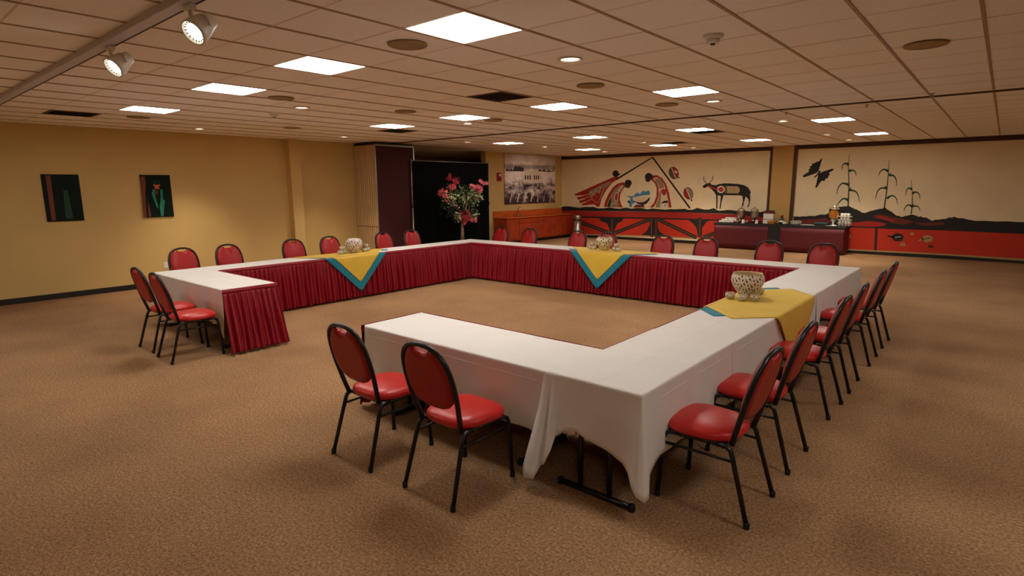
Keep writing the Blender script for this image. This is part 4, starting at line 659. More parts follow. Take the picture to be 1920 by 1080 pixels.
t = thing('fire_alarm', 'small red fire alarm on the tan wall left of the village print', 'alarm', (XP, 11.78, 2.22))
obj('back_box', bbox(0, .05, -.1, .1, -.14, .14, .008), M_red, t); obj('strobe', bbox(.05, .075, -.05, .05, .02, .1, .005), M_wh, t); obj('horn', lathe(bmesh.new(), [(.01, 0), (.055, 0), (.06, .01)], 14), M_redbox, t)
o = [c for c in t.children if c.name.startswith('horn')][0]; o.rotation_euler = (0, PI/2, 0); o.location = (.05, 0, -.06)
CX0, CX1, CY0, CY1 = XP+.022, XP+.60, 11.5, YW-.055
t = thing('sink_cabinet', 'orange wooden sink base cabinet along the print wall', 'cabinet', (0, 0, 0))
obj('carcass', bbox(CX0, CX1-.03, CY0, CY1, .1, .845, .004), M_woodr, t); obj('toe_kick', bbox(CX0, CX1-.08, CY0+.01, CY1, 0, .1, 0), M_dark, t)
nd = 6; dwid = (CY1-CY0)/nd
for k in range(nd):
    a, b = CY0+dwid*k+.015, CY0+dwid*(k+1)-.015
    dr = obj('door', bbox(CX1-.03, CX1-.008, a, b, .13, .66 if k in (1, 2) else .82, .004), M_woodr, t)
    bm = bmesh.new(); box(bm, CX1-.008, CX1-.002, a+.09, b-.09, .21, .58 if k in (1, 2) else .74); obj('raised_panel', bm, M_woodr, dr)
    bm = bmesh.new(); lathe(bm, [(.008, 0), (.014, .012), (.012, .02)], 10); q = obj('knob', bm, M_steel, dr); q.rotation_euler = (0, PI/2, 0); q.location = (CX1-.008, b-.04, .6)
    if k in (1, 2): obj('drawer', bbox(CX1-.03, CX1-.008, a, b, .68, .82, .004), M_woodr, t)
t = thing('countertop', 'glossy orange countertop with backsplash on the sink cabinet', 'countertop', (0, 0, 0))
obj('slab', bbox(CX0, CX1+.03, CY0-.03, CY1, .85, .885, .006, 2), M_wood, t); obj('backsplash', bbox(CX0, CX0+.025, CY0-.03, CY1, .885, 1.08, .004), M_wood, t)
bm = bmesh.new(); lathe(bm, [(.19, .0), (.2, .004), (.18, .005), (.165, -.0)], 24, CX0+.3, 12.7, .886, cap0=False, cap1=False); obj('sink_rim', bm, M_steel, t)
t = thing('faucet', 'chrome gooseneck faucet on the orange counter', 'faucet', (CX0+.12, 12.62, .887))
obj('base', lathe(bmesh.new(), [(.045, 0), (.045, .02), (.03, .03), (.026, .09)], 14), M_chrome, t)
bm = bmesh.new(); tube(bm, [(0, 0, .08), (0, 0, .24)]+[(.08-.08*math.cos(a), 0, .24+.08*math.sin(a)) for a in [PI*k/8 for k in range(1, 9)]]+[(.16, 0, .2)], .014, 8); obj('spout', bm, M_chrome, t)
bm = bmesh.new(); tube(bm, [(0, .02, .06), (.02, .11, .09)], .01, 6); obj('handle', bm, M_chrome, t)
t = thing('trash_can', 'tall brushed steel trash can at the end of the sink cabinet', 'trash can', (-10.47, 14.9, 0))
obj('body', lathe(bmesh.new(), [(.155, 0), (.16, .01), (.16, .68)], 28), M_steel, t); obj('lid', lathe(bmesh.new(), [(.165, .68), (.165, .82), (.15, .85), (.08, .855)], 28), M_steel, t); obj('band', lathe(bmesh.new(), [(.163, .66), (.167, .665), (.167, .685), (.163, .69)], 28, cap0=False, cap1=False), M_dark, t)

# ================================================================== mural wall
for pn, lab, x0, x1 in ((1, 'long mural panel with roof line, bending figures and a deer', XP+.005, -3.98), (2, 'mural panel with butterfly and three corn stalks right of the pier', -3.24, XR-.005)):
    t = thing('mural_panel', lab, 'mural', (0, 0, 0), 0, 'painted mural panels')
    obj('panel_board', bbox(x0, x1, YW-.03, YW, .1, 2.93, 0), M_mural, t)
    f = lambda u, v, d: (u, YW-.03-d, v)
    cur, bm, mats = None, None, []
    def flush():
        if bm is not None: obj(cur.split('#')[0], bm, [PAINT[q] for q in mats], t, fix=False)
    for p, name, mname, layer, pts in MURAL + [(0, None, None, 0, None)]:
        if p == pn and name == cur:
            pass
        else:
            if cur: flush()
            cur, bm, mats = (name, bmesh.new(), []) if p == pn else (None, None, [])
        if p == pn:
            if mname not in mats: mats.append(mname)
            pts = [(min(max(u, x0+.002), x1-.002), v) for u, v in pts]
            shape(bm, pts, f, .0015*layer, mats.index(mname))
for i, (x0, x1, z0, z1, M) in enumerate(((XP, -3.91, 2.89, 3.0, M_border), (-3.98, -3.91, .1, 2.89, M_border), (-3.31, XR, 2.89, 3.0, M_border), (-3.31, -3.24, .1, 2.89, M_border), (-3.99, -3.98, .1, 2.89, M_gold), (-3.24, -3.225, .1, 2.89, M_gold))):
    struct('trim_%d' % (i+1), bbox(x0, x1, YW-.06, YW-.002, z0, z1, .003), M)

# ================================================================== the table ring
# ring: outer corner N at (0, 0), right side along +Y, left side at x = -TW, far side at y = TD
SL, SN = 2.27, 2.60                    # left stub and near stub lengths
def folding_table(x0, x1, y0, y1, lab, ins0=.25, ins1=.25, hide=False):
    """top plus two T-leg frames; long axis along the longer side"""
    t = thing('folding_table', lab, 'table', ((x0+x1)/2, (y0+y1)/2, 0), 0, 'folding tables under white cloths')
    hx, hy = (x1-x0)/2, (y1-y0)/2; ax = hx >= hy
    obj('tabletop', bbox(-hx+.008, hx-.008, -hy+.008, hy-.008, .715, .74, .004), M_ply, t)
    for s, ins in ((-1, ins0), (1, ins1)):
        l = s*((hx if ax else hy)-ins); c = (hy if ax else hx)-.06
        P = (lambda a, z: (l, a, z)) if ax else (lambda a, z: (a, l, z))
        bm = bmesh.new()
        tube(bm, [P(-c, .021), P(c, .021)], .019, 10)
        tube(bm, [P(-.105, .03), P(-.105, .70)], .017, 8); tube(bm, [P(.105, .03), P(.105, .70)], .017, 8)
        tube(bm, [P(-c*.8, .70), P(c*.8, .70)], .014, 8)
        obj('leg_frame', bm, M_black, t)
        for e in (-c, c):
            q = P(e, 0); obj('foot_cap', lathe(bmesh.new(), [(.021, .0), (.023, .01), (.022, .04), (.015, .043)], 10, q[0], q[1]), M_rubber, t)
RB = [0, 2.12, 4.24, TD]
TABLES = [(-SN, -DW, 0, DW, 'near table end', .3, .3)]
for i in range(3): TABLES.append((-DW, 0, RB[i], RB[i+1], 'right %d' % i, .06 if i == 0 else .25, .25))
folding_table(-SN, -DW, 0, DW, 'folding table under the nearest white cloth, between the two front chairs and the gap', .3, .3)
folding_table(-DW, 0, 0, 2.12, 'corner folding table whose black foot rail shows below the cloth', .035, .25)
folding_table(-DW, 0, 2.12, 4.24, 'folding table in the middle of the right side, under the yellow cloth')
folding_table(-DW, 0, 4.24, TD, 'folding table at the far end of the right side')
XI, YI = -TW+DW2, TD-DW2
folding_table(-TW, XI, DW, 2.6, 'folding table on the left side next to the left stub'); folding_table(-TW, XI, 2.6, 4.5, 'folding table on the left side under the yellow cloth'); folding_table(-TW, XI, 4.5, TD, 'folding table on the left side running into the far corner')
folding_table(-TW, -TW+SL, 0, DW, 'folding table of the left stub, behind the red skirted end')
folding_table(XI, -5.1, YI, TD, 'folding table on the far side next to the far corner'); folding_table(-5.1, -2.9, YI, TD, 'folding table on the far side under the yellow cloth'); folding_table(-2.9, -DW, YI, TD, 'folding table at the right end of the far side')

def smoothstep(a, b, x):
    t = min(1, max(0, (x-a)/(b-a))); return t*t*(3-2*t)
ZT = .748
def cloth(lab, x0, x1, y0, y1, path, seed=0, dz=0.0):
    """white cloth: flat top plus a hanging drop; path: list of (x, y, nx, ny, hem_z, flare)"""
    r = random.Random(seed); bm = bmesh.new(); zt = ZT+dz
    nx_, ny_ = max(2, int((x1-x0)/.12)), max(2, int((y1-y0)/.12))
    rows = [[(x0+(x1-x0)*i/nx_, y0+(y1-y0)*j/ny_, zt+.0016*noise.noise(((x0+(x1-x0)*i/nx_)*4, (y0+(y1-y0)*j/ny_)*4, seed))) for i in range(nx_+1)] for j in range(ny_+1)]
    grid(bm, rows, smooth=False)
    # hanging part
    if path:
        # resample
        pts = []
        for a, b in zip(path, path[1:]):
            L = math.hypot(b[0]-a[0], b[1]-a[1]); n = max(1, int(L/.035)) if L > 1e-4 else 5
            for k in range(n): t = k/n; pts.append([a[q]*(1-t)+b[q]*t for q in range(6)])
        pts.append(list(path[-1]))
        s = 0; S = [0]
        for a, b in zip(pts, pts[1:]): s += math.hypot(b[0]-a[0], b[1]-a[1])+.012; S.append(s)
        T = [0, .012, .04, .1, .17, .26, .36, .48, .6, .72, .84, .93, 1.0]; rows = []
        ph = r.uniform(0, 6)
        for t in T:
            row = []
            for (x, y, nx, ny, hz, fl), s in zip(pts, S):
                L = math.hypot(nx, ny) or 1; nx, ny = nx/L, ny/L
                e = min(1, t/.012)*.007 if t <= .012 else .007
                wv = (.010*math.sin(s*7.3+ph) + .007*math.sin(s*17.0+ph*2+t*1.5) + .010*noise.noise((s*3, t*2, seed)))*t**1.3
                o = e + fl*t**1.25 + wv
                row.append((x+nx*o, y+ny*o, zt - .001*(t == 0)*0 - (zt-hz)*t + (.008*noise.noise((s*5, 3.1, seed))*t)))
            rows.append(row)
        grid(bm, rows)
    o = obj('tablecloth', bm, M_cloth)
    tag(o, lab, 'tablecloth', 'white tablecloths')
    md = o.modifiers.new('thickness', 'SOLIDIFY'); md.thickness = .0022; md.offset = 1
    return o
def corner(x, y, d, h0, h1, tip, fl):
    """path points folding round an outer corner; d = two outward normals; the cloth corner hangs as a soft cone"""
    (a0, b0), (a1, b1) = d; m0, m1 = (a0+a1)*.7071, (b0+b1)*.7071
    q = lambda k: (x-a1*k, y-b1*k); r = lambda k: (x-a0*k, y-b0*k)      # back along each side
    return [(*q(.16), a0, b0, h0, .014), (*q(.09), a0, b0, h0*.93+tip*.07, .025), (*q(.045), a0, b0, h0*.75+tip*.25, .045), (*q(.012), a0, b0, h0*.42+tip*.58, .07), (x, y, a0*.8+a1*.25, b0*.8+b1*.25, tip+.03, fl*.9), (x, y, m0, m1, tip, fl),
            (x, y, a1*.8+a0*.35, b1*.8+b0*.35, tip+.01, fl*.8), (*r(.012), a1, b1, tip*.6+h1*.4, .045), (*r(.05), a1, b1, tip*.25+h1*.75, .02), (*r(.12), a1, b1, h1, .014)]
S_, E_, N_, W_ = (0, -1), (1, 0), (0, 1), (-1, 0)
# near stub: hangs on its front
cloth('white cloth on the nearest table end, draped behind the two front chairs', -SN-.004, -DW+.02, 0, DW,
      [(-SN+.012, .0, 0, -1, .33, .012), (-SN+.08, 0, 0, -1, .31, .015), (-SN+.2, 0, 0, -1, .30, .03), (-SN+.35, 0, 0, -1, .33, .02), (-1.6, 0, 0, -1, .335, .012), (-DW-.1, 0, 0, -1, .33, .02), (-DW+.015, 0, 0, -1, .35, .03)], 1, .0)
# corner cloth: folded drape at its left end, sharp corner at N
P = [(-DW-.045, .0, -.8, -1, .19, .10), (-DW-.038, 0, -.62, -1, .12, .15), (-DW-.02, 0, -.3, -1, .085, .18), (-DW+.0, 0, .02, -1, .10, .17), (-DW+.012, 0, -.1, -1, .16, .09), (-DW+.02, 0, .25, -1, .20, .13), (-DW+.045, 0, .35, -1, .29, .10), (-DW+.075, 0, .1, -1, .36, .05), (-DW+.15, 0, 0, -1, .42, .045), (-DW+.21, 0, 0, -1, .43, .02),
     (-DW+.30, 0, 0, -1, .385, .008), (-.22, 0, 0, -1, .35, .012)] + corner(0, 0, (S_, E_), .33, .30, .15, .10) + [(0, .14, 1, 0, .30, .012), (0, 1.05, 1, 0, .30, .01), (0, 1.40, 1, 0, .30, .015)]
cloth('white cloth on the near corner, long folded points over the black foot rail', -DW-.002, .0, 0, 1.41, P, 2, .0022)
cloth('white cloth on the right side behind the near corner, partly under the yellow cloth', -DW, 0, 1.39, 3.9, [(0, 1.385, 1, -.1, .29, .018), (0, 1.45, 1, 0, .30, .012), (0, 2.5, 1, 0, .30, .012), (0, 3.9, 1, 0, .30, .012)], 3)
cloth('white cloth at the far right corner of the ring', -DW, 0, 3.88, TD, [(0, 3.88, 1, 0, .30, .03), (0, 4.0, 1, 0, .30, .012), (0, TD-.22, 1, 0, .31, .02), (0, TD-.1, 1, 0, .28, .04)] + corner(0, TD, (E_, N_), .28, .3, .17, .09) + [(-.2, TD, 0, 1, .3, .02), (-DW, TD, 0, 1, .3, .02)], 4, .002)
cloth('white cloth on the far side under the yellow cloth, right of its middle', -3.6, -DW+.01, YI, TD, [(-DW, TD, 0, 1, .3, .02), (-3.6, TD, 0, 1, .3, .02)], 5)
cloth('white cloth on the far side between the yellow cloth and the far corner', XI-.01, -3.58, YI, TD, [(-3.6, TD, 0, 1, .3, .02), (XI, TD, 0, 1, .3, .02)], 6, .0015)
cloth('white cloth at the far corner of the ring in front of the flowering tree', -TW, XI, 4.0, TD, [(XI, TD, 0, 1, .3, .015), (-TW+.15, TD, 0, 1, .3, .02)] + corner(-TW, TD, (N_, W_), .3, .3, .17, .08) + [(-TW, TD-.15, -1, 0, .3, .015), (-TW, 4.0, -1, 0, .3, .015)], 7)
cloth('white cloth on the left side under the yellow cloth', -TW, XI, DW-.01, 4.02, [(-TW, 4.02, -1, 0, .3, .015), (-TW, DW, -1, 0, .3, .015)], 8, .0015)
cloth('white cloth on the left stub with the red skirted end', -TW, -TW+SL+.003, 0, DW, [(-TW, DW, -1, 0, .3, .02), (-TW, .1, -1, 0, .3, .03)] + corner(-TW, 0, (W_, S_), .3, .3, .2, .09) +
      [(-TW+.2, 0, 0, -1, .31, .03), (-TW+.5, 0, 0, -1, .32, .012), (-TW+1.5, 0, 0, -1, .33, .02), (-TW+SL-.25, 0, 0, -1, .30, .012), (-TW+SL-.02, 0, 0, -1, .18, .02)], 9)
# pressed fold lines on the two nearest cloths: raised creases
def crease(pts, parent):
    bm = bmesh.new()
    for a, b in zip(pts, pts[1:]):
        a, b = Vector(a), Vector(b); d = (b-a).normalized(); up = Vector((0, 0, 1)) if abs(d.z) < .7 else Vector((0, -1, 0)); s = d.cross(up).normalized()
        q = [a-s*.006, a+up*.0022, a+s*.006, b+s*.006, b+up*.0022, b-s*.006]
        v = [bm.verts.new(p) for p in q]; bm.faces.new((v[0], v[1], v[4], v[5])); bm.faces.new((v[1], v[2], v[3], v[4]))
    o = obj('pressed_crease', bm, M_cloth, parent)
cl_near = [o for o in COL.objects if o.name.startswith('tablecloth')]
crease([(-.30, .01, ZT+.0035), (-.30, 1.40, ZT+.0035)], cl_near[1]); crease([(-.62, .66, ZT+.0035), (-.01, .66, ZT+.0035)], cl_near[1]); crease([(-.31, 1.45, ZT+.0016), (-.31, 3.8, ZT+.0016)], cl_near[2])

def side_crease(pts, parent, n):
    bm = bmesh.new(); nn = Vector(n)
    for a, b in zip(pts, pts[1:]):
        a, b = Vector(a), Vector(b); s = (b-a).normalized().cross(nn)
        v = [bm.verts.new(p) for p in (a-s*.007, a+nn*.0024, a+s*.007, b+s*.007, b+nn*.0024, b-s*.007)]; bm.faces.new((v[0], v[1], v[4], v[5])); bm.faces.new((v[1], v[2], v[3], v[4]))
    obj('pressed_crease', bm, M_cloth, parent)
side_crease([(-2.5, -.0112, .672), (-1.6, -.0108, .675), (-.72, -.0112, .670)], cl_near[0], (0, -1, 0))
side_crease([(.0102, .2, .668), (.0100, .8, .672), (.0102, 1.36, .668)], cl_near[1], (1, 0, 0))
side_crease([(.0106, 1.5, .668), (.0100, 2.2, .672)], cl_near[2], (1, 0, 0))

# ---- skirts on the inner side: flat band on top, gathered satin below
def skirt(lab, path, seed, ztop=.7565, zbot=.03, flare=.05, lam=.066):
    """path: list of (x, y, nx, ny); n points away from the table"""
    r = random.Random(seed); pts = []
    for a, b in zip(path, path[1:]):
        L = math.hypot(b[0]-a[0], b[1]-a[1]); n = max(2, int(L/.0062))
        for k in range(n):
            t = k/n; pts.append([a[q]*(1-t)+b[q]*t for q in range(4)])
    pts.append(list(path[-1]))
    ph = []; p = 0; px, py = pts[0][:2]; amp = []; A = 1; na = 0
    for x, y, nx, ny in pts:
        d = math.hypot(x-px, y-py); px, py = x, y
        p += d*2*PI/(lam*(1+.35*noise.noise((p*.7, seed, 0)))); ph.append(p)
        amp.append(1.0+.7*noise.noise((p*.16, seed+5, 2)))
    bm = bmesh.new()
    T = [0, .015, .05, .11, .2, .32, .45, .58, .7, .81, .9, .96, 1.0]; rows = []; H0 = ztop-.055
    for t in T:
        row = []
        for i, (x, y, nx, ny) in enumerate(pts):
            L = math.hypot(nx, ny) or 1; s = ph[i]/(2*PI)
            w1 = math.sin(ph[i] + 1.6*noise.noise((s*.45, t*1.1, seed)))
            w1 = math.copysign(abs(w1)**.7, w1)
            w2 = math.sin(ph[i]*.53 + 2.2*noise.noise((s*.3, t*.9, seed+3)) + seed)
            w3 = math.sin(ph[i]*1.9 + 3*t)
            g = min(1, t*2.2)**.6
            o = .018 + flare*t**1.15 + amp[i]*((.003+.020*g)*w1 + .016*g*w2*min(1, t*1.6) + .004*(1-.5*t)*w3)
            zb = zbot + .016*noise.noise((s*.9, seed, 9))
            row.append((x+nx/L*o, y+ny/L*o, H0-(H0-zb)*t))
        rows.append(row)
    grid(bm, rows)
    o = obj('table_skirt', bm, M_skirt); tag(o, lab, 'table skirt', 'crimson table skirts')
    md = o.modifiers.new('thickness', 'SOLIDIFY'); md.thickness = .002
    bm = bmesh.new()
    rr = [[(x+nx*q, y+ny*q, z) for x, y, nx, ny in pts[::4]+[pts[-1]]] for q, z in ((.000, ztop-.003), (.004, ztop), (.009, ztop-.003), (.014, ztop-.03), (.017, H0-.003), (.006, H0-.003))]
    grid(bm, rr); obj('header_band', bm, M_skirt, o)
    return o
skirt('crimson pleated skirt wrapping the end of the left stub', [(-TW+SL-.004, -.03, 1, -.12), (-TW+SL, .1, 1, 0), (-TW+SL, DW, 1, .1)], 1, flare=.15)
skirt('crimson pleated skirt along the inside of the left stub', [(-TW+SL, DW, .2, 1), (XI+.02, DW, 0, 1)], 2)
skirt('crimson pleated skirt along the left side of the ring, behind the first yellow cloth', [(XI, DW+.02, 1, 0), (XI, YI-.01, 1, 0)], 3)
skirt('crimson pleated skirt along the far side of the ring', [(XI+.01, YI, 0, -1), (-DW-.01, YI, 0, -1)], 4)
skirt('crimson pleated skirt along the inside of the right side, only its top edge showing', [(-DW, YI-.02, -1, 0), (-DW, DW+.02, -1, 0)], 5)
skirt('crimson pleated skirt along the inside of the nearest table end', [(-DW-.01, DW, 0, 1), (-SN, DW, 0, 1)], 6)
skirt('crimson pleated skirt on the open end of the nearest table', [(-SN, DW, -1, .2), (-SN-.004, .1, -1, 0), (-SN-.006, -.02, -1, -.1)], 7, flare=.07)

# ================================================================== chairs
def make_chair():
    t = thing('banquet_chair', 'x', 'chair', group='red vinyl banquet chairs')
    # seat: domed cushion, rounded-square plan, +Y is the front
    bm = bmesh.new(); n = 28
    def ring(s, z, k=3.2):
        out = []
        for i in range(n):
            a = 2*PI*i/n; c, q = math.cos(a), math.sin(a); e = 2/k
            x = math.copysign(abs(c)**e, c)*.225*s; y = math.copysign(abs(q)**e, q)*.215*s
            x *= 1.0+.08*(y/.215); out.append((x, y+.03, z))
        return out
    V = grid(bm, [ring(.92, .447), ring(.975, .450), ring(1.0, .458), ring(1.0, .474), ring(.985, .486), ring(.92, .500), ring(.76, .512), ring(.5, .521), ring(.24, .524), ring(.06, .525)], True)
    bm.faces.new(V[0][::-1]); bm.faces.new(V[-1]).smooth = True
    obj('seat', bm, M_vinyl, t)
    obj('seat_pan', bbox(-.19, .19, -.155, .205, .432, .449, .004), M_black, t)
    # back: tilted plane; origin at seat rear
    O = Vector((0, -.185, .50)); vdir = Vector((0, -.135, .50)).normalized(); nrm = Vector((0, .50, .135)).normalized()   # nrm faces front
    P3 = lambda u, v, d=0: O + Vector((u, 0, 0)) + vdir*v + nrm*d
    half = [(0, .075), (.07, .08), (.125, .10), (.165, .135), (.188, .185), (.198, .25), (.196, .32), (.180, .385), (.150, .44), (.115, .475), (.082, .492), (.068, .484), (.056, .462), (0, .456)]
    out = half + [(-u, v) for u, v in half[-2:0:-1]]
    cx, cy = 0, .28
    def rg(s, d): return [P3(u*s, cy+(v-cy)*s, d) for u, v in out]
    bm = bmesh.new(); V = grid(bm, [rg(.80, -.026), rg(.93, -.022), rg(1.0, -.010), rg(1.0, .006), rg(.95, .022), rg(.78, .034), rg(.45, .041), rg(.12, .043)], True)
    bm.faces.new(V[0][::-1]); bm.faces.new(V[-1]).smooth = True
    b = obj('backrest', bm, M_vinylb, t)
    # back frame: arch tube
    arch = [(.172, -.055), (.190, .03), (.204, .12), (.211, .20), (.212, .28), (.205, .35), (.188, .41), (.160, .458), (.118, .490), (.062, .508), (0, .513)]
    arch = arch + [(-u, v) for u, v in arch[-2::-1]]
    bm = bmesh.new(); tube(bm, [P3(u, v, -.004) for u, v in arch], .0150, 8, flat=1.15, up=nrm); obj('back_frame', bm, M_black, t)
    # legs: front ones bend from the side rail, rear ones rake back
    for s in (-1, 1):
        bm = bmesh.new(); tube(bm, [(s*.205, .13, .438), (s*.207, .18, .436), (s*.209, .212, .420), (s*.211, .222, .39), (s*.222, .245, .02)], .0145, 8); l = obj('front_leg', bm, M_black, t)
        obj('foot_cap', lathe(bmesh.new(), [(.016, 0), (.017, .006), (.017, .035), (.0135, .038)], 10, s*.222, .246), M_rubber, l)
    for s in (-1, 1):
        bm = bmesh.new(); tube(bm, [(s*.195, -.10, .438), (s*.197, -.15, .436), (s*.199, -.178, .422), (s*.201, -.190, .39), (s*.222, -.298, .02)], .0145, 8); l = obj('rear_leg', bm, M_black, t)
        obj('foot_cap', lathe(bmesh.new(), [(.016, 0), (.017, .006), (.017, .035), (.0135, .038)], 10, s*.222, -.300), M_rubber, l)
    for s in (-1, 1):
        bm = bmesh.new(); tube(bm, [(s*.195, -.12, .438), (s*.205, .15, .438)], .0135, 8); obj('side_rail', bm, M_black, t)
        bm = bmesh.new(); tube(bm, [(s*.203, -.20, .36), (s*.212, .222, .36)], .009, 6); obj('side_stretcher', bm, M_black, t)
    bm = bmesh.new(); tube(bm, [(-.205, .12, .425), (.205, .12, .425)], .010, 6); tube(bm, [(-.195, -.13, .425), (.195, -.13, .425)], .010, 6); obj('cross_bar', bm, M_black, t)
    return t
CH0 = make_chair(); used = [False]
def chair(x, y, rz, lab):
    if not used[0]: o = CH0; used[0] = True; o.location = (x, y, 0); o.rotation_euler = (0, 0, rz); o['label'] = lab; return o
    return dup(CH0, (x, y, 0), rz, lab)
chair(-1.87, -.37, .0, 'red chair at the open end of the nearest table, turned away from the camera')
chair(-1.095, -.345, .0, 'red chair nearest the camera on the left of the near corner, back towards us')
chair(-6.235, -.28, .01, 'outer red chair of the two at the left stub, partly hidden')
chair(-5.56, -.305, -.02, 'red chair in front of the left stub, next to its red skirted end')
for y, lab in ((.515, 'first red chair on the right side, closest to the near corner'), (1.31, 'second red chair along the right side from the near corner'), (2.48, 'third red chair along the right side, beside the hanging yellow cloth'),
               (3.26, 'fourth red chair along the right side from the near corner'), (4.30, 'fifth red chair along the right side, next to last'), (5.17, 'sixth and last red chair along the right side, farthest from the camera')):
    chair(.225, y, PI/2+rnd.uniform(-.02, .02), lab)
for x, y, lab in ((-7.93, .63, 'red chair behind the left side below the green painting, first of the row'), (-7.93, 1.33, 'red chair behind the left side, second of the row along the wall'), (-7.93, 2.46, 'red chair behind the left side in front of the wall pilaster'),
               (-7.93, 3.21, 'red chair behind the left side with the white pot before it'), (-7.93, 4.45, 'red chair behind the left side in front of the tan partition edges'), (-7.93, 5.2, 'red chair behind the left side in front of the maroon partition panel')):
    chair(x, y, -PI/2+rnd.uniform(-.03, .03), lab)
for x, lab in ((-7.22, 'red chair at the far corner, in front of the cabinet left end'), (-6.4, 'red chair on the far side in front of the orange cabinet doors'), (-5.13, 'red chair on the far side in front of the steel trash can'), (-4.43, 'red chair on the far side hidden behind the patterned pot'),
               (-3.25, 'red chair on the far side just right of the middle yellow cloth'), (-2.45, 'red chair on the far side in front of the left end of the buffet'), (-1.39, 'red chair on the far side before the dark gap of the buffet skirts'), (-.6, 'red chair on the far side at its right end, before the right buffet table')):
    chair(x, 6.71, PI+rnd.uniform(-.03, .03), lab)

# ================================================================== yellow and teal overlays, pots
def clip_poly(P, a, b, c):
    """keep a*x+b*y <= c"""
    out = []
    for i in range(len(P)):
        p, q = P[i], P[(i+1) % len(P)]; fp, fq = a*p[0]+b*p[1]-c, a*q[0]+b*q[1]-c
        if fp <= 0: out.append(p)
        if fp*fq < 0: t = fp/(fp-fq); out.append((p[0]+(q[0]-p[0])*t, p[1]+(q[1]-p[1])*t))
    return out
def overlay(lab, M, cen, h, w0, w1, off, dz, seed, name):
    """square cloth set diamond-wise. local u: across the table (w0 inner edge, w1 outer edge), v along it. Folds down past both edges."""
    bm = bmesh.new(); n = 40
    zt = ZT+.004+dz; V = {}
    def place(u, v):
        if u < w0-off*0: d = (w0-u); return (w0-off-.010*min(1, d*20)-.115*d, v, zt-d)
        if u > w1: d = (u-w1); return (w1+off*.6+.012*min(1, d*20)+.05*d+.012*math.sin(v*9+seed)*d*2, v, zt-d)
        return (u, v, zt)
    c = cen
    # build as strips across v with break lines at w0, w1
    us = sorted(set([c-h+2*h*k/n for k in range(n+1)] + [w0, w0+.004, w0-.012, w1, w1-.004, w1+.012]))
    us = [u for u in us if c-h <= u <= c+h]
    rows = []
    for u in us:
        half = h-abs(u-c); rows.append([place(u, half*(2*k/24-1)) for k in range(25)])
    grid(bm, rows)
    bmesh.ops.remove_doubles(bm, verts=bm.verts[:], dist=.0006)
    return bm
def add_overlay(mtx, cen, h, w0, w1, labs, group, shift=.16):
    for nm, M, c, dz, off, lab in (('teal_overlay', M_teal, cen-shift, .0, .034, labs[0]), ('yellow_overlay', M_yellow, cen, .003, .040, labs[1])):
        bm = overlay(lab, M, c, h, w0, w1, off, dz, 1.3, nm)
        bmesh.ops.transform(bm, matrix=mtx, verts=bm.verts[:])
        o = obj(nm, bm, M); tag(o, lab, 'table overlay', group)
        md = o.modifiers.new('thickness', 'SOLIDIFY'); md.thickness = .0018
# right table: u = x
add_overlay(Matrix.Translation((0, 3.08, 0)), -.27, .93, -DW, 0, ('teal square cloth peeking out under the yellow cloth on the right side', 'yellow square cloth on the right side, hanging in a point beside the chairs'), 'diamond overlays')
# left table: u = -x
add_overlay(Matrix.Translation((0, 2.96, 0)) @ Matrix.Rotation(PI, 4, 'Z'), 7.50, .94, -XI, TW, ('teal square cloth edging the yellow point on the left side', 'yellow square cloth on the left side, its point hanging over the crimson skirt'), 'diamond overlays')
# far table: u = y
add_overlay(Matrix.Translation((-3.85, 0, 0)) @ Matrix.Rotation(PI/2, 4, 'Z') @ Matrix.Scale(-1, 4, (0, 1, 0)), 6.26, .93, YI, TD, ('teal square cloth edging the yellow point on the far side', 'yellow square cloth on the far side, its point hanging over the crimson skirt'), 'diamond overlays')

def pot_mat(name, base, ink, red, scl=(9, 5), wav=False):
    M = bpy.data.materials.new(name); M.use_nodes = True; nt = M.node_tree; L = nt.links.new; b = nt.nodes['Principled BSDF']; b.inputs['Roughness'].default_value = .45
    tc = nt.nodes.new('ShaderNodeTexCoord'); sp = nt.nodes.new('ShaderNodeSeparateXYZ'); L(tc.outputs['Object'], sp.inputs['Vector'])
    at = nt.nodes.new('ShaderNodeMath'); at.operation = 'ARCTAN2'; L(sp.outputs['Y'], at.inputs[0]); L(sp.outputs['X'], at.inputs[1])
    def mth(op, a, bb=None, c=None):
        n = nt.nodes.new('ShaderNodeMath'); n.operation = op
        for i, q in enumerate((a, bb, c)):
            if q is None: continue
            if isinstance(q, (int, float)): n.inputs[i].default_value = q
            else: L(q, n.inputs[i])
        return n.outputs[0]
    ang = mth('MULTIPLY', at.outputs[0], scl[0]/2.0); zz = mth('MULTIPLY', sp.outputs['Z'], scl[1]*20.0)
    # zigzag: |frac(ang)-.5| against frac(z)
    tri = mth('ABSOLUTE', mth('SUBTRACT', mth('FRACT', ang), .5))
    fz = mth('FRACT', mth('ADD', zz, mth('MULTIPLY', tri, 1.4)))
    ink_f = mth('LESS_THAN', fz, .45)
    hatch = mth('LESS_THAN', mth('FRACT', mth('ADD', mth('MULTIPLY', ang, 1.5), mth('MULTIPLY', zz, .5))), .55)
    both = mth('MULTIPLY', ink_f, hatch)
    redf = mth('MULTIPLY', mth('GREATER_THAN', fz, .62), mth('LESS_THAN', fz, .74))
    m1 = nt.nodes.new('ShaderNodeMix'); m1.data_type = 'RGBA'; m1.inputs['A'].default_value = (*lin(base), 1); m1.inputs['B'].default_value = (*lin(red), 1); L(redf, m1.inputs['Factor'])
    m2 = nt.nodes.new('ShaderNodeMix'); m2.data_type = 'RGBA'; L(m1.outputs['Result'], m2.inputs['A']); m2.inputs['B'].default_value = (*lin(ink), 1); L(both, m2.inputs['Factor'])
    L(m2.outputs['Result'], b.inputs['Base Color']); return M
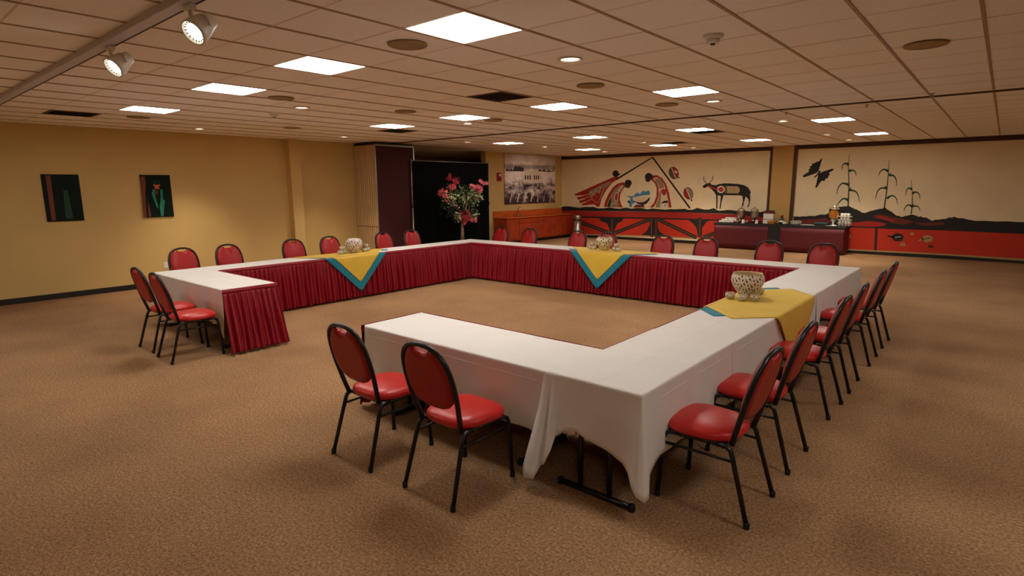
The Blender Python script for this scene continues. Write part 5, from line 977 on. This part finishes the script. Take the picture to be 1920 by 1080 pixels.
M_potA = pot_mat('pot_grey_zigzag', (230, 222, 212), (104, 92, 92), (190, 128, 104), (4, .75))
M_potB = pot_mat('pot_black_hatch', (224, 212, 178), (46, 40, 38), (206, 186, 140), (5, .62))
M_potC = pot_mat('pot_black_fine', (240, 232, 212), (56, 46, 46), (198, 150, 116), (6, 1.0))
M_cup = pot_mat('cup_hatch', (222, 216, 196), (96, 88, 80), (206, 190, 150), (3, 1.6))
M_rim = mat('pot_inside', (190, 160, 112), .6); M_rimr = mat('pot_red_rim', (150, 44, 30), .5)
def pot(loc, prof, M, rimM, lab):
    t = thing('painted_pot', lab, 'pot', loc, rnd.uniform(0, 3), 'painted clay pots')
    obj('body', lathe(bmesh.new(), prof, 40, cap1=False), M, t)
    r, z = prof[-1]
    obj('rim', lathe(bmesh.new(), [(r-.001, z-.006), (r+.003, z), (r, z+.006), (r-.008, z+.004), (r-.012, z-.02), (r-.004, z-.09), (.02, z-.12)], 40, cap0=False), rimM, t)
    return t
PR = [(.062, 0), (.075, .008), (.098, .05), (.128, .095), (.148, .14), (.152, .175), (.142, .21), (.118, .235), (.108, .242)]
PRW = [(.060, 0), (.072, .008), (.092, .045), (.122, .085), (.150, .135), (.162, .175), (.160, .205), (.148, .235), (.142, .245)]
ZP = ZT+.0085
pot((-7.36, 3.16, ZP), PR, M_potA, M_wh, 'white painted pot with grey zigzags on the left yellow cloth')
pot((-3.99, 6.15, ZP), PR, M_potB, M_rimr, 'cream painted pot with black patterns and a red lip on the far yellow cloth')
pot((-.50, 3.22, ZP), PRW, M_potC, M_rim, 'wide-mouthed cream pot with fine black patterns on the right yellow cloth')
CUP = [(.026, 0), (.038, .006), (.048, .028), (.050, .046), (.044, .060), (.040, .066)]
cup0 = None
def cup(loc, lab, grp):
    global cup0
    if cup0 is None:
        t = thing('painted_cup', lab, 'cup', loc, 0, grp)
        obj('body', lathe(bmesh.new(), CUP, 20, cap1=False), M_cup, t)
        obj('lip', lathe(bmesh.new(), [(.040, .064), (.042, .067), (.038, .068), (.034, .05), (.01, .02)], 20, cap0=False), M_rim, t)
        cup0 = t; return t
    return dup(cup0, loc, rnd.uniform(0, 6), lab, grp)
g = 'small painted cups around the pots'
for (x, y, ds, where) in ((-7.36, 3.16, (0, 1), 'left yellow cloth'), (-3.99, 6.15, (1, 0), 'far yellow cloth')):
    for s, side in ((-1, 'left pile' ), (1, 'right pile')):
        bx, by = x+ds[0]*s*.25, y+ds[1]*s*.25
        for q, nm in ((-1, 'outer lower'), (1, 'inner lower')):
            ox, oy = (q*-.052, s*.02) if ds[1] else (s*.02-q*.05, q*-.02)
            cup((bx+(q*-.03 if ds[1] else q*.052), by+(q*.052 if ds[1] else q*-.03), ZP), 'small painted cup, %s one of the %s on the %s' % (nm, side, where), g)
        cup((bx, by, ZP+.067), 'small painted cup on top of the %s on the %s' % (side, where), g)
for dx, dy, lab in ((-.10, -.20, 'small painted cup behind the wide pot, toward the crimson skirt'), (.03, -.225, 'small painted cup in front of the wide pot, left one of the front pair'), (.135, -.16, 'small painted cup in front of the wide pot, right one of the front pair'), (.05, .24, 'small painted cup past the wide pot toward the far side'), (-.06, .25, 'small painted cup past the wide pot, close to the inner edge')):
    cup((-.50+dx, 3.22+dy, ZP), lab, g)

# ================================================================== flowering tree by the curtain
tx, ty = -9.72, 8.19
t = thing('flowering_tree', 'artificial tree with pink blossoms in front of the black curtain', 'tree', (tx, ty, 0))
obj('planter', lathe(bmesh.new(), [(.15, 0), (.17, .02), (.21, .34), (.225, .36), (.225, .40), (.20, .40), (.19, .36)], 24, cap1=False), M_pot, t)
obj('soil', lathe(bmesh.new(), [(.19, .35), (.1, .365), (.02, .37)], 20), M_soil, t)
ex = Vector((0, 1, 0)); dn = Vector((1, 0, 0))      # screen-ish right runs along +y here
bm = bmesh.new()
tube(bm, [(0, -.01, .33), (.01, 0, .7), (0, .02, 1.0)], [.042, .034, .03], 8); tube(bm, [(.03, .02, .34), (.02, .03, .7), (.01, -.01, 1.0)], [.03, .026, .024], 8)
obj('trunk', bm, M_trunk, t)
BR = [[(0, .02, .98), (.03, -.08, 1.25), (.05, -.24, 1.55), (.02, -.36, 1.82), (0, -.42, 2.0)], [(0, .0, 1.0), (.02, .12, 1.3), (.02, .22, 1.6), (.0, .34, 1.82), (.02, .50, 1.92)],
      [(.03, -.08, 1.25), (.08, -.2, 1.4), (.12, -.42, 1.5), (.1, -.6, 1.6)], [(.02, .22, 1.6), (.1, .42, 1.62), (.12, .62, 1.66)], [(.05, -.24, 1.55), (.08, -.1, 1.75), (.1, .02, 1.9)],
      [(0, .02, 1.0), (.1, .18, 1.12), (.14, .38, 1.16)], [(0, .0, 1.0), (.12, -.2, 1.12), (.12, -.36, 1.2)], [(.03, -.08, 1.25), (-.05, -.3, 1.5), (-.08, -.46, 1.75)]]
for P in BR:
    P = [(a, b*1.16, c) for a, b, c in P]
    bm = bmesh.new(); tube(bm, P, [.022-.014*k/(len(P)-1) for k in range(len(P))], 6); obj('branch', bm, M_trunk, t)
def leaf(bm, p, d, L, W_, mi=0):
    d = d.normalized(); s = d.cross(Vector((rnd.uniform(-1, 1), rnd.uniform(-1, 1), rnd.uniform(-1, 1)))).normalized(); nn = d.cross(s)
    v = [bm.verts.new(q) for q in (p, p+d*L*.4+s*W_+nn*.006, p+d*L-nn*L*.12, p+d*L*.4-s*W_+nn*.006, p+d*L*.45-nn*.004)]
    for a in ((0, 1, 4), (1, 2, 4), (2, 3, 4), (3, 0, 4)): bm.faces.new([v[i] for i in a]).material_index = mi
def rv(): return Vector((rnd.gauss(0, 1), rnd.gauss(0, 1), rnd.gauss(0, 1)))
CLUMP = [(-.40, 1.68, .13, 'p'), (-.30, 1.62, .12, 'p'), (-.22, 1.72, .1, 'g'), (.42, 1.66, .13, 'p'), (.55, 1.62, .12, 'p'), (.34, 1.76, .12, 'p'), (.05, 1.62, .13, 'p'), (.15, 1.8, .10, 'g'), (0, 1.8, .14, 'g'), (-.05, 1.5, .14, 'g'), (-.3, 1.42, .16, 'd'), (-.5, 1.45, .14, 'd'), (.3, 1.5, .14, 'g'), (.2, 1.38, .13, 'd'),
         (-.28, 1.18, .12, 'd'), (-.16, 1.12, .08, 'p'), (.3, 1.12, .11, 'p'), (.4, 1.16, .09, 'g'), (-.36, 1.3, .12, 'd'), (.36, 1.3, .1, 'd'), (.05, 1.3, .12, 'd'), (.1, 1.18, .1, 'd'), (-.55, 1.62, .1, 'd')]
for kind, M, nm in (('p', M_leafp, 'pale_foliage'), ('g', M_leaf, 'foliage'), ('d', mat('dark_leaf', (40, 50, 34), .55, noise_amt=.4, nscale=3), 'dark_foliage')):
    bm = bmesh.new()
    for y, z, rad, k in CLUMP:
        y *= 1.16
        for _ in range(46 if k != 'd' else 30):
            kk = k if rnd.random() < .75 else rnd.choice('pgd')
            p = Vector((.04, y, z)) + rv()*rad*.55
            if kk == kind: leaf(bm, p, rv()*.7+Vector((.3, 0, -.35)), rnd.uniform(.07, .115), rnd.uniform(.018, .028))
    tag(obj(nm, bm, M, t, fix=False), kind='stuff')
for y, z, rad, M in ((-.42, 2.12, .10, M_petald), (-.30, 2.02, .09, M_petald), (-.18, 2.06, .08, M_petald), (-.34, 1.92, .08, M_petal), (-.62, 1.78, .09, M_petal), (-.58, 1.64, .08, M_petal), (.44, 1.9, .10, M_petal), (.56, 1.82, .09, M_petal), (.66, 1.98, .09, M_petal), (.48, 1.74, .09, M_petal), (.30, 1.92, .06, M_petal),
                   (.06, 1.24, .10, M_petald), (.12, 1.14, .09, M_petald), (.0, 1.04, .08, M_petald), (.16, 1.05, .06, M_petal), (.32, 1.0, .08, M_petal), (-.05, 1.0, .07, M_petald)):
    bm = bmesh.new(); y *= 1.2
    for _ in range(8):
        c = Vector((.07+rnd.uniform(-.03, .06), y, z)) + rv()*rad*.5
        ax = (rv()+Vector((1.2, -.6, .3))).normalized()
        s = ax.cross(Vector((0, 0, 1))).normalized(); u_ = ax.cross(s)
        for k in range(5):
            a = 2*PI*k/5; leaf(bm, c, s*math.cos(a)+u_*math.sin(a)+ax*.35, .072, .020)
    o = obj('blossom_cluster', bm, M, t, fix=False)

# ================================================================== buffet tables and what stands on them
YB0, YB1, ZB = 14.62, 15.30, .775
for x0, x1, lab, a, b in ((-5.27, -3.53, 'left buffet table with maroon skirt and black top by the mural', .0, .12), (-3.53, -1.71, 'right buffet table with maroon skirt and black top by the mural', .16, .0)):
    t = thing('buffet_table', lab, 'buffet table', (0, 0, 0), 0, 'buffet tables along the mural')
    obj('tabletop', bbox(x0, x1, YB0, YB1, ZB-.035, ZB-.004, .004), M_bcloth, t)
    obj('top_cloth', bbox(x0-.006, x1+.006, YB0-.008, YB1+.004, ZB-.07, ZB, .004), M_bcloth, t)
    rows = []
    path = [(x0+a+.02, YB1-.02), (x0+a+.02, YB0+.0), (x1-b-.02, YB0+.0), (x1-b-.02, YB1-.02)]
    pts = []
    for p, q in zip(path, path[1:]):
        n = max(2, int(math.hypot(q[0]-p[0], q[1]-p[1])/.04))
        for k in range(n): pts.append((p[0]+(q[0]-p[0])*k/n, p[1]+(q[1]-p[1])*k/n))
    pts.append(path[-1])
    for z in (ZB-.06, ZB-.2, ZB-.4, ZB-.6, .03): rows.append([(x, y-.004-.006*math.sin(i*1.1)*(ZB-z), z) for i, (x, y) in enumerate(pts)])
    bm = bmesh.new(); grid(bm, rows); sk = obj('skirt', bm, M_buffet, t); md = sk.modifiers.new('thickness', 'SOLIDIFY'); md.thickness = .004
    for lx in (x0+.1 if a == 0 else x0+.06, x1-.1 if b == 0 else x1-.06):
        for ly in (YB0+.08, YB1-.08):
            bm = bmesh.new(); tube(bm, [(lx, ly, 0), (lx, ly, ZB-.03)], .016, 8); obj('leg', bm, M_black, t)
tag(obj('black_drape', bbox(-3.69, -3.33, YB0+.012, YB0+.03, .02, ZB-.06, .002), M_bcloth), 'black cloth filling the gap between the two maroon buffet skirts', 'drape')
def urn(x, lab):
    t = thing('coffee_urn', lab, 'urn', (x, 14.9, ZB), 0, 'steel coffee urns')
    for k in range(3):
        a = 2*PI*k/3+.5; bm = bmesh.new(); tube(bm, [(.09*math.cos(a), .09*math.sin(a), .0), (.085*math.cos(a), .085*math.sin(a), .12)], .01, 6); obj('leg', bm, M_chrome, t)
    obj('body', lathe(bmesh.new(), [(.06, .10), (.09, .12), (.105, .2), (.11, .30), (.105, .36), (.112, .37)], 24), M_steel, t)
    obj('lid', lathe(bmesh.new(), [(.112, .37), (.10, .40), (.06, .43), (.02, .44), (.02, .455), (.028, .465), (.015, .48)], 24), M_chrome, t)
    bm = bmesh.new(); tube(bm, [(0, -.1, .17), (0, -.15, .17), (0, -.155, .14)], .012, 8); obj('spigot', bm, M_chrome, t)
    for s in (-1, 1):
        bm = bmesh.new(); tube(bm, [(s*.10, 0, .26), (s*.15, 0, .27), (s*.155, 0, .32), (s*.105, 0, .33)], .008, 6); obj('handle', bm, M_black, t)
urn(-4.56, 'left steel coffee urn on the buffet'); urn(-4.17, 'right steel coffee urn on the buffet')
M_gm = mat('green_mark', (74, 110, 84), .7)
for lv, n in enumerate((4, 3, 2)):
    for k in range(n):
        lab = 'white folded napkin, %s from left in the %s layer of the buffet heap' % (('first', 'second', 'third', 'fourth')[k], ('bottom', 'middle', 'top')[lv])
        t = thing('folded_napkin', lab, 'napkin', (-4.90+(k-(n-1)/2)*.135+.02*lv, 14.84+.02*lv, ZB+lv*.05), rnd.uniform(-.25, .25), 'heap of white napkins')
        obj('cloth_fold', bbox(-.08, .08, -.09, .09, 0, .05, .018, 2), M_wh, t); obj('green_mark', bbox(-.018, .014, -.0915, -.088, .014, .034, 0), M_gm, t)
for x, lab in ((-4.42, 'small white tent card in front of the left coffee urn'), (-4.03, 'small white tent card in front of the right coffee urn')):
    bm = bmesh.new(); v = [bm.verts.new(p) for p in ((-.035, -.03, 0), (.035, -.03, 0), (.035, 0, .11), (-.035, 0, .11), (.035, .03, 0), (-.035, .03, 0))]; bm.faces.new((v[0], v[1], v[2], v[3])); bm.faces.new((v[3], v[2], v[4], v[5]))
    o = obj('tent_card', bm, M_paper); o.location = (x, 14.68, ZB); tag(o, lab, 'card', 'white tent cards'); md = o.modifiers.new('thickness', 'SOLIDIFY'); md.thickness = .002
for k, (x, lab) in enumerate(((-4.66, 'small red sugar caddy left of the left coffee urn'), (-4.38, 'small red sugar caddy between the two coffee urns'))):
    t = thing('sugar_caddy', lab, 'caddy', (x, 14.78, ZB), 0, 'red sugar caddies')
    obj('tray', bbox(-.07, .07, -.05, .05, 0, .035, .004), M_redbox, t)
    for q in range(4): obj('packet', bbox(-.055+q*.03, -.035+q*.03, -.035, .035, .03, .075, .002), M_paper if q % 2 else M_red, t)
for k, lab in enumerate(('lower white tea box of the stack beside the urns', 'upper white tea box of the stack, with a red band')):
    t = thing('tea_box', lab, 'box', (-3.77, 14.95, ZB+k*.165), 0, 'stacked white tea boxes')
    obj('carton', bbox(-.14, .14, -.09, .09, 0, .16, .004), M_paper, t); obj('red_band', bbox(-.1405, .1405, -.0915, .0905, .11 if k == 0 else .125, .135 if k == 0 else .1605, 0), M_redbox if k else mat('pale_red_band', (190, 130, 116), .6), t)
obj_dark = thing('dark_box', 'flat dark red box lying on top of the tea boxes', 'box', (-3.76, 14.95, ZB+.33)); obj('carton', bbox(-.11, .12, -.08, .08, 0, .05, .005), M_redbox, obj_dark); obj('flap', bbox(-.11, .12, -.082, -.079, .02, .052, 0), M_dark, obj_dark)
t = thing('snack_basket', 'round straw basket of snacks before the tea boxes', 'basket', (-3.62, 14.72, ZB))
obj('weave', lathe(bmesh.new(), [(.08, 0), (.10, .02), (.13, .08), (.135, .085), (.12, .078), (.09, .03)], 24, cap1=False), M_basket, t)
for k in range(5): obj('snack_bag', bbox(-.06+k*.028, -.03+k*.028, -.05, .04, .05, .10+.012*(k % 2), .01, 2), (M_gold, M_basket, M_juice, M_basket, M_gold)[k], t)
t = thing('syrup_bottle', 'dark squat syrup bottle on a tray by the basket', 'bottle', (-3.39, 14.86, ZB))
obj('tray', lathe(bmesh.new(), [(.12, 0), (.14, .012), (.13, .016)], 24), M_black, t)
obj('glass', lathe(bmesh.new(), [(.055, .016), (.075, .05), (.07, .12), (.03, .18), (.025, .2)], 20), M_black, t); obj('cap', lathe(bmesh.new(), [(.03, .2), (.045, .225), (.03, .25), (.008, .262)], 16), M_redbox, t); obj('label_band', lathe(bmesh.new(), [(.0745, .06), (.0755, .065), (.0725, .10), (.072, .105)], 20, cap0=False, cap1=False), M_paper, t)
t = thing('creamer_dish', 'small white creamer dish right of the syrup bottle', 'dish', (-3.27, 14.72, ZB)); obj('bowl', lathe(bmesh.new(), [(.03, 0), (.06, .03), (.07, .05), (.06, .045)], 18, cap1=False), M_wh, t); obj('creamers', lathe(bmesh.new(), [(.055, .035), (.04, .06), (.01, .066)], 12), M_paper, t)
for k in range(5):
    t = thing('dinner_plate', 'white plate in the stack before the pier, %s' % ('lowest one', 'second from below', 'middle one', 'second from top', 'topmost')[k], 'plate', (-3.02, 14.9, ZB+k*.02), 0, 'stack of white plates'); obj('well', lathe(bmesh.new(), [(.07, 0), (.09, .004), (.09, .01), (.01, .008)], 28), M_wh, t); obj('rim', lathe(bmesh.new(), [(.09, .004), (.15, .02), (.152, .024), (.09, .012)], 28, cap0=False, cap1=False), M_wh, t)
t = thing('serving_tray', 'long white tray of cutlery on the right buffet table', 'tray', (-2.68, 14.85, ZB)); obj('base', bbox(-.18, .18, -.1, .1, 0, .014, .004), M_wh, t)
for k in range(6): obj('fork', bbox(-.15, .12, -.08+k*.03, -.066+k*.03, .016, .022, .001), M_steel, t)
t = thing('lidded_tray', 'dark blue lidded tray left of the orange drink dispenser', 'tray', (-2.36, 14.88, ZB)); obj('base', bbox(-.2, .2, -.12, .12, 0, .04, .006), M_black, t); obj('lid', bbox(-.17, .17, -.10, .10, .04, .075, .02, 2), M_blue, t); obj('handle', bbox(-.04, .04, -.012, .012, .075, .10, .005), M_blue, t)
t = thing('drink_dispenser', 'glass dispenser of orange drink on a white pedestal', 'drink dispenser', (-2.07, 14.88, ZB))
obj('pedestal', lathe(bmesh.new(), [(.11, 0), (.11, .012), (.04, .03), (.028, .06), (.03, .12), (.07, .15), (.075, .16)], 24), M_wh, t)
obj('glass_jar', lathe(bmesh.new(), [(.06, .16), (.10, .18), (.125, .24), (.13, .33), (.128, .44), (.13, .45), (.124, .45), (.123, .33), (.118, .245), (.095, .19), (.02, .17)], 28, cap1=True), M_glass, t)
obj('drink', lathe(bmesh.new(), [(.05, .178), (.092, .195), (.115, .25), (.119, .33), (.118, .415)], 28), M_juice, t)
obj('lid', lathe(bmesh.new(), [(.133, .45), (.133, .465), (.10, .49), (.03, .505), (.025, .53), (.012, .54)], 28), M_chrome, t)
bm = bmesh.new(); tube(bm, [(0, -.11, .2), (0, -.16, .2), (0, -.165, .175)], .012, 8); obj('spigot', bm, M_chrome, t)
t = thing('drip_plate', 'white saucer under the dispenser spigot', 'saucer', (-2.13, 14.70, ZB)); obj('plate', lathe(bmesh.new(), [(.05, 0), (.09, .012), (.095, .016), (.05, .008)], 20), M_wh, t)
c0 = None; idx = 0
for lv in range(4):
    n = (4, 4, 3, 3)[lv]
    for k in range(n):
        x = -1.80 + (k-(n-1)/2)*.075; z = ZB+.005+lv*.088
        lab = 'white cup in the pyramid, %s from the left of the %s row' % (('first', 'second', 'third', 'fourth')[k], ('lowest', 'second', 'third', 'top')[lv])
        if c0 is None:
            c0 = thing('coffee_cup', lab, 'cup', (x, 14.88, z), 0, 'pyramid of white cups'); obj('body', lathe(bmesh.new(), [(.02, 0), (.028, .005), (.035, .04), (.037, .075), (.033, .074), (.028, .03)], 16, cap1=False), M_wh, c0)
            bm = bmesh.new(); tube(bm, [(.033, -.01, .06), (.055, -.02, .055), (.052, -.02, .03), (.032, -.01, .025)], .004, 5); obj('handle', bm, M_wh, c0)
        else: dup(c0, (x, 14.88, z), rnd.uniform(-.6, .6), lab)
for k in range(3):
    t = thing('cup_board', 'thin clear shelf under the %s row of cups' % ('second', 'third', 'top')[k], 'shelf', (-1.80, 14.88, ZB+.082+k*.088), 0, 'thin shelves in the cup pyramid'); obj('board', bbox(-.17, .17, -.07, .07, -.0, .009, .002), M_paper, t)
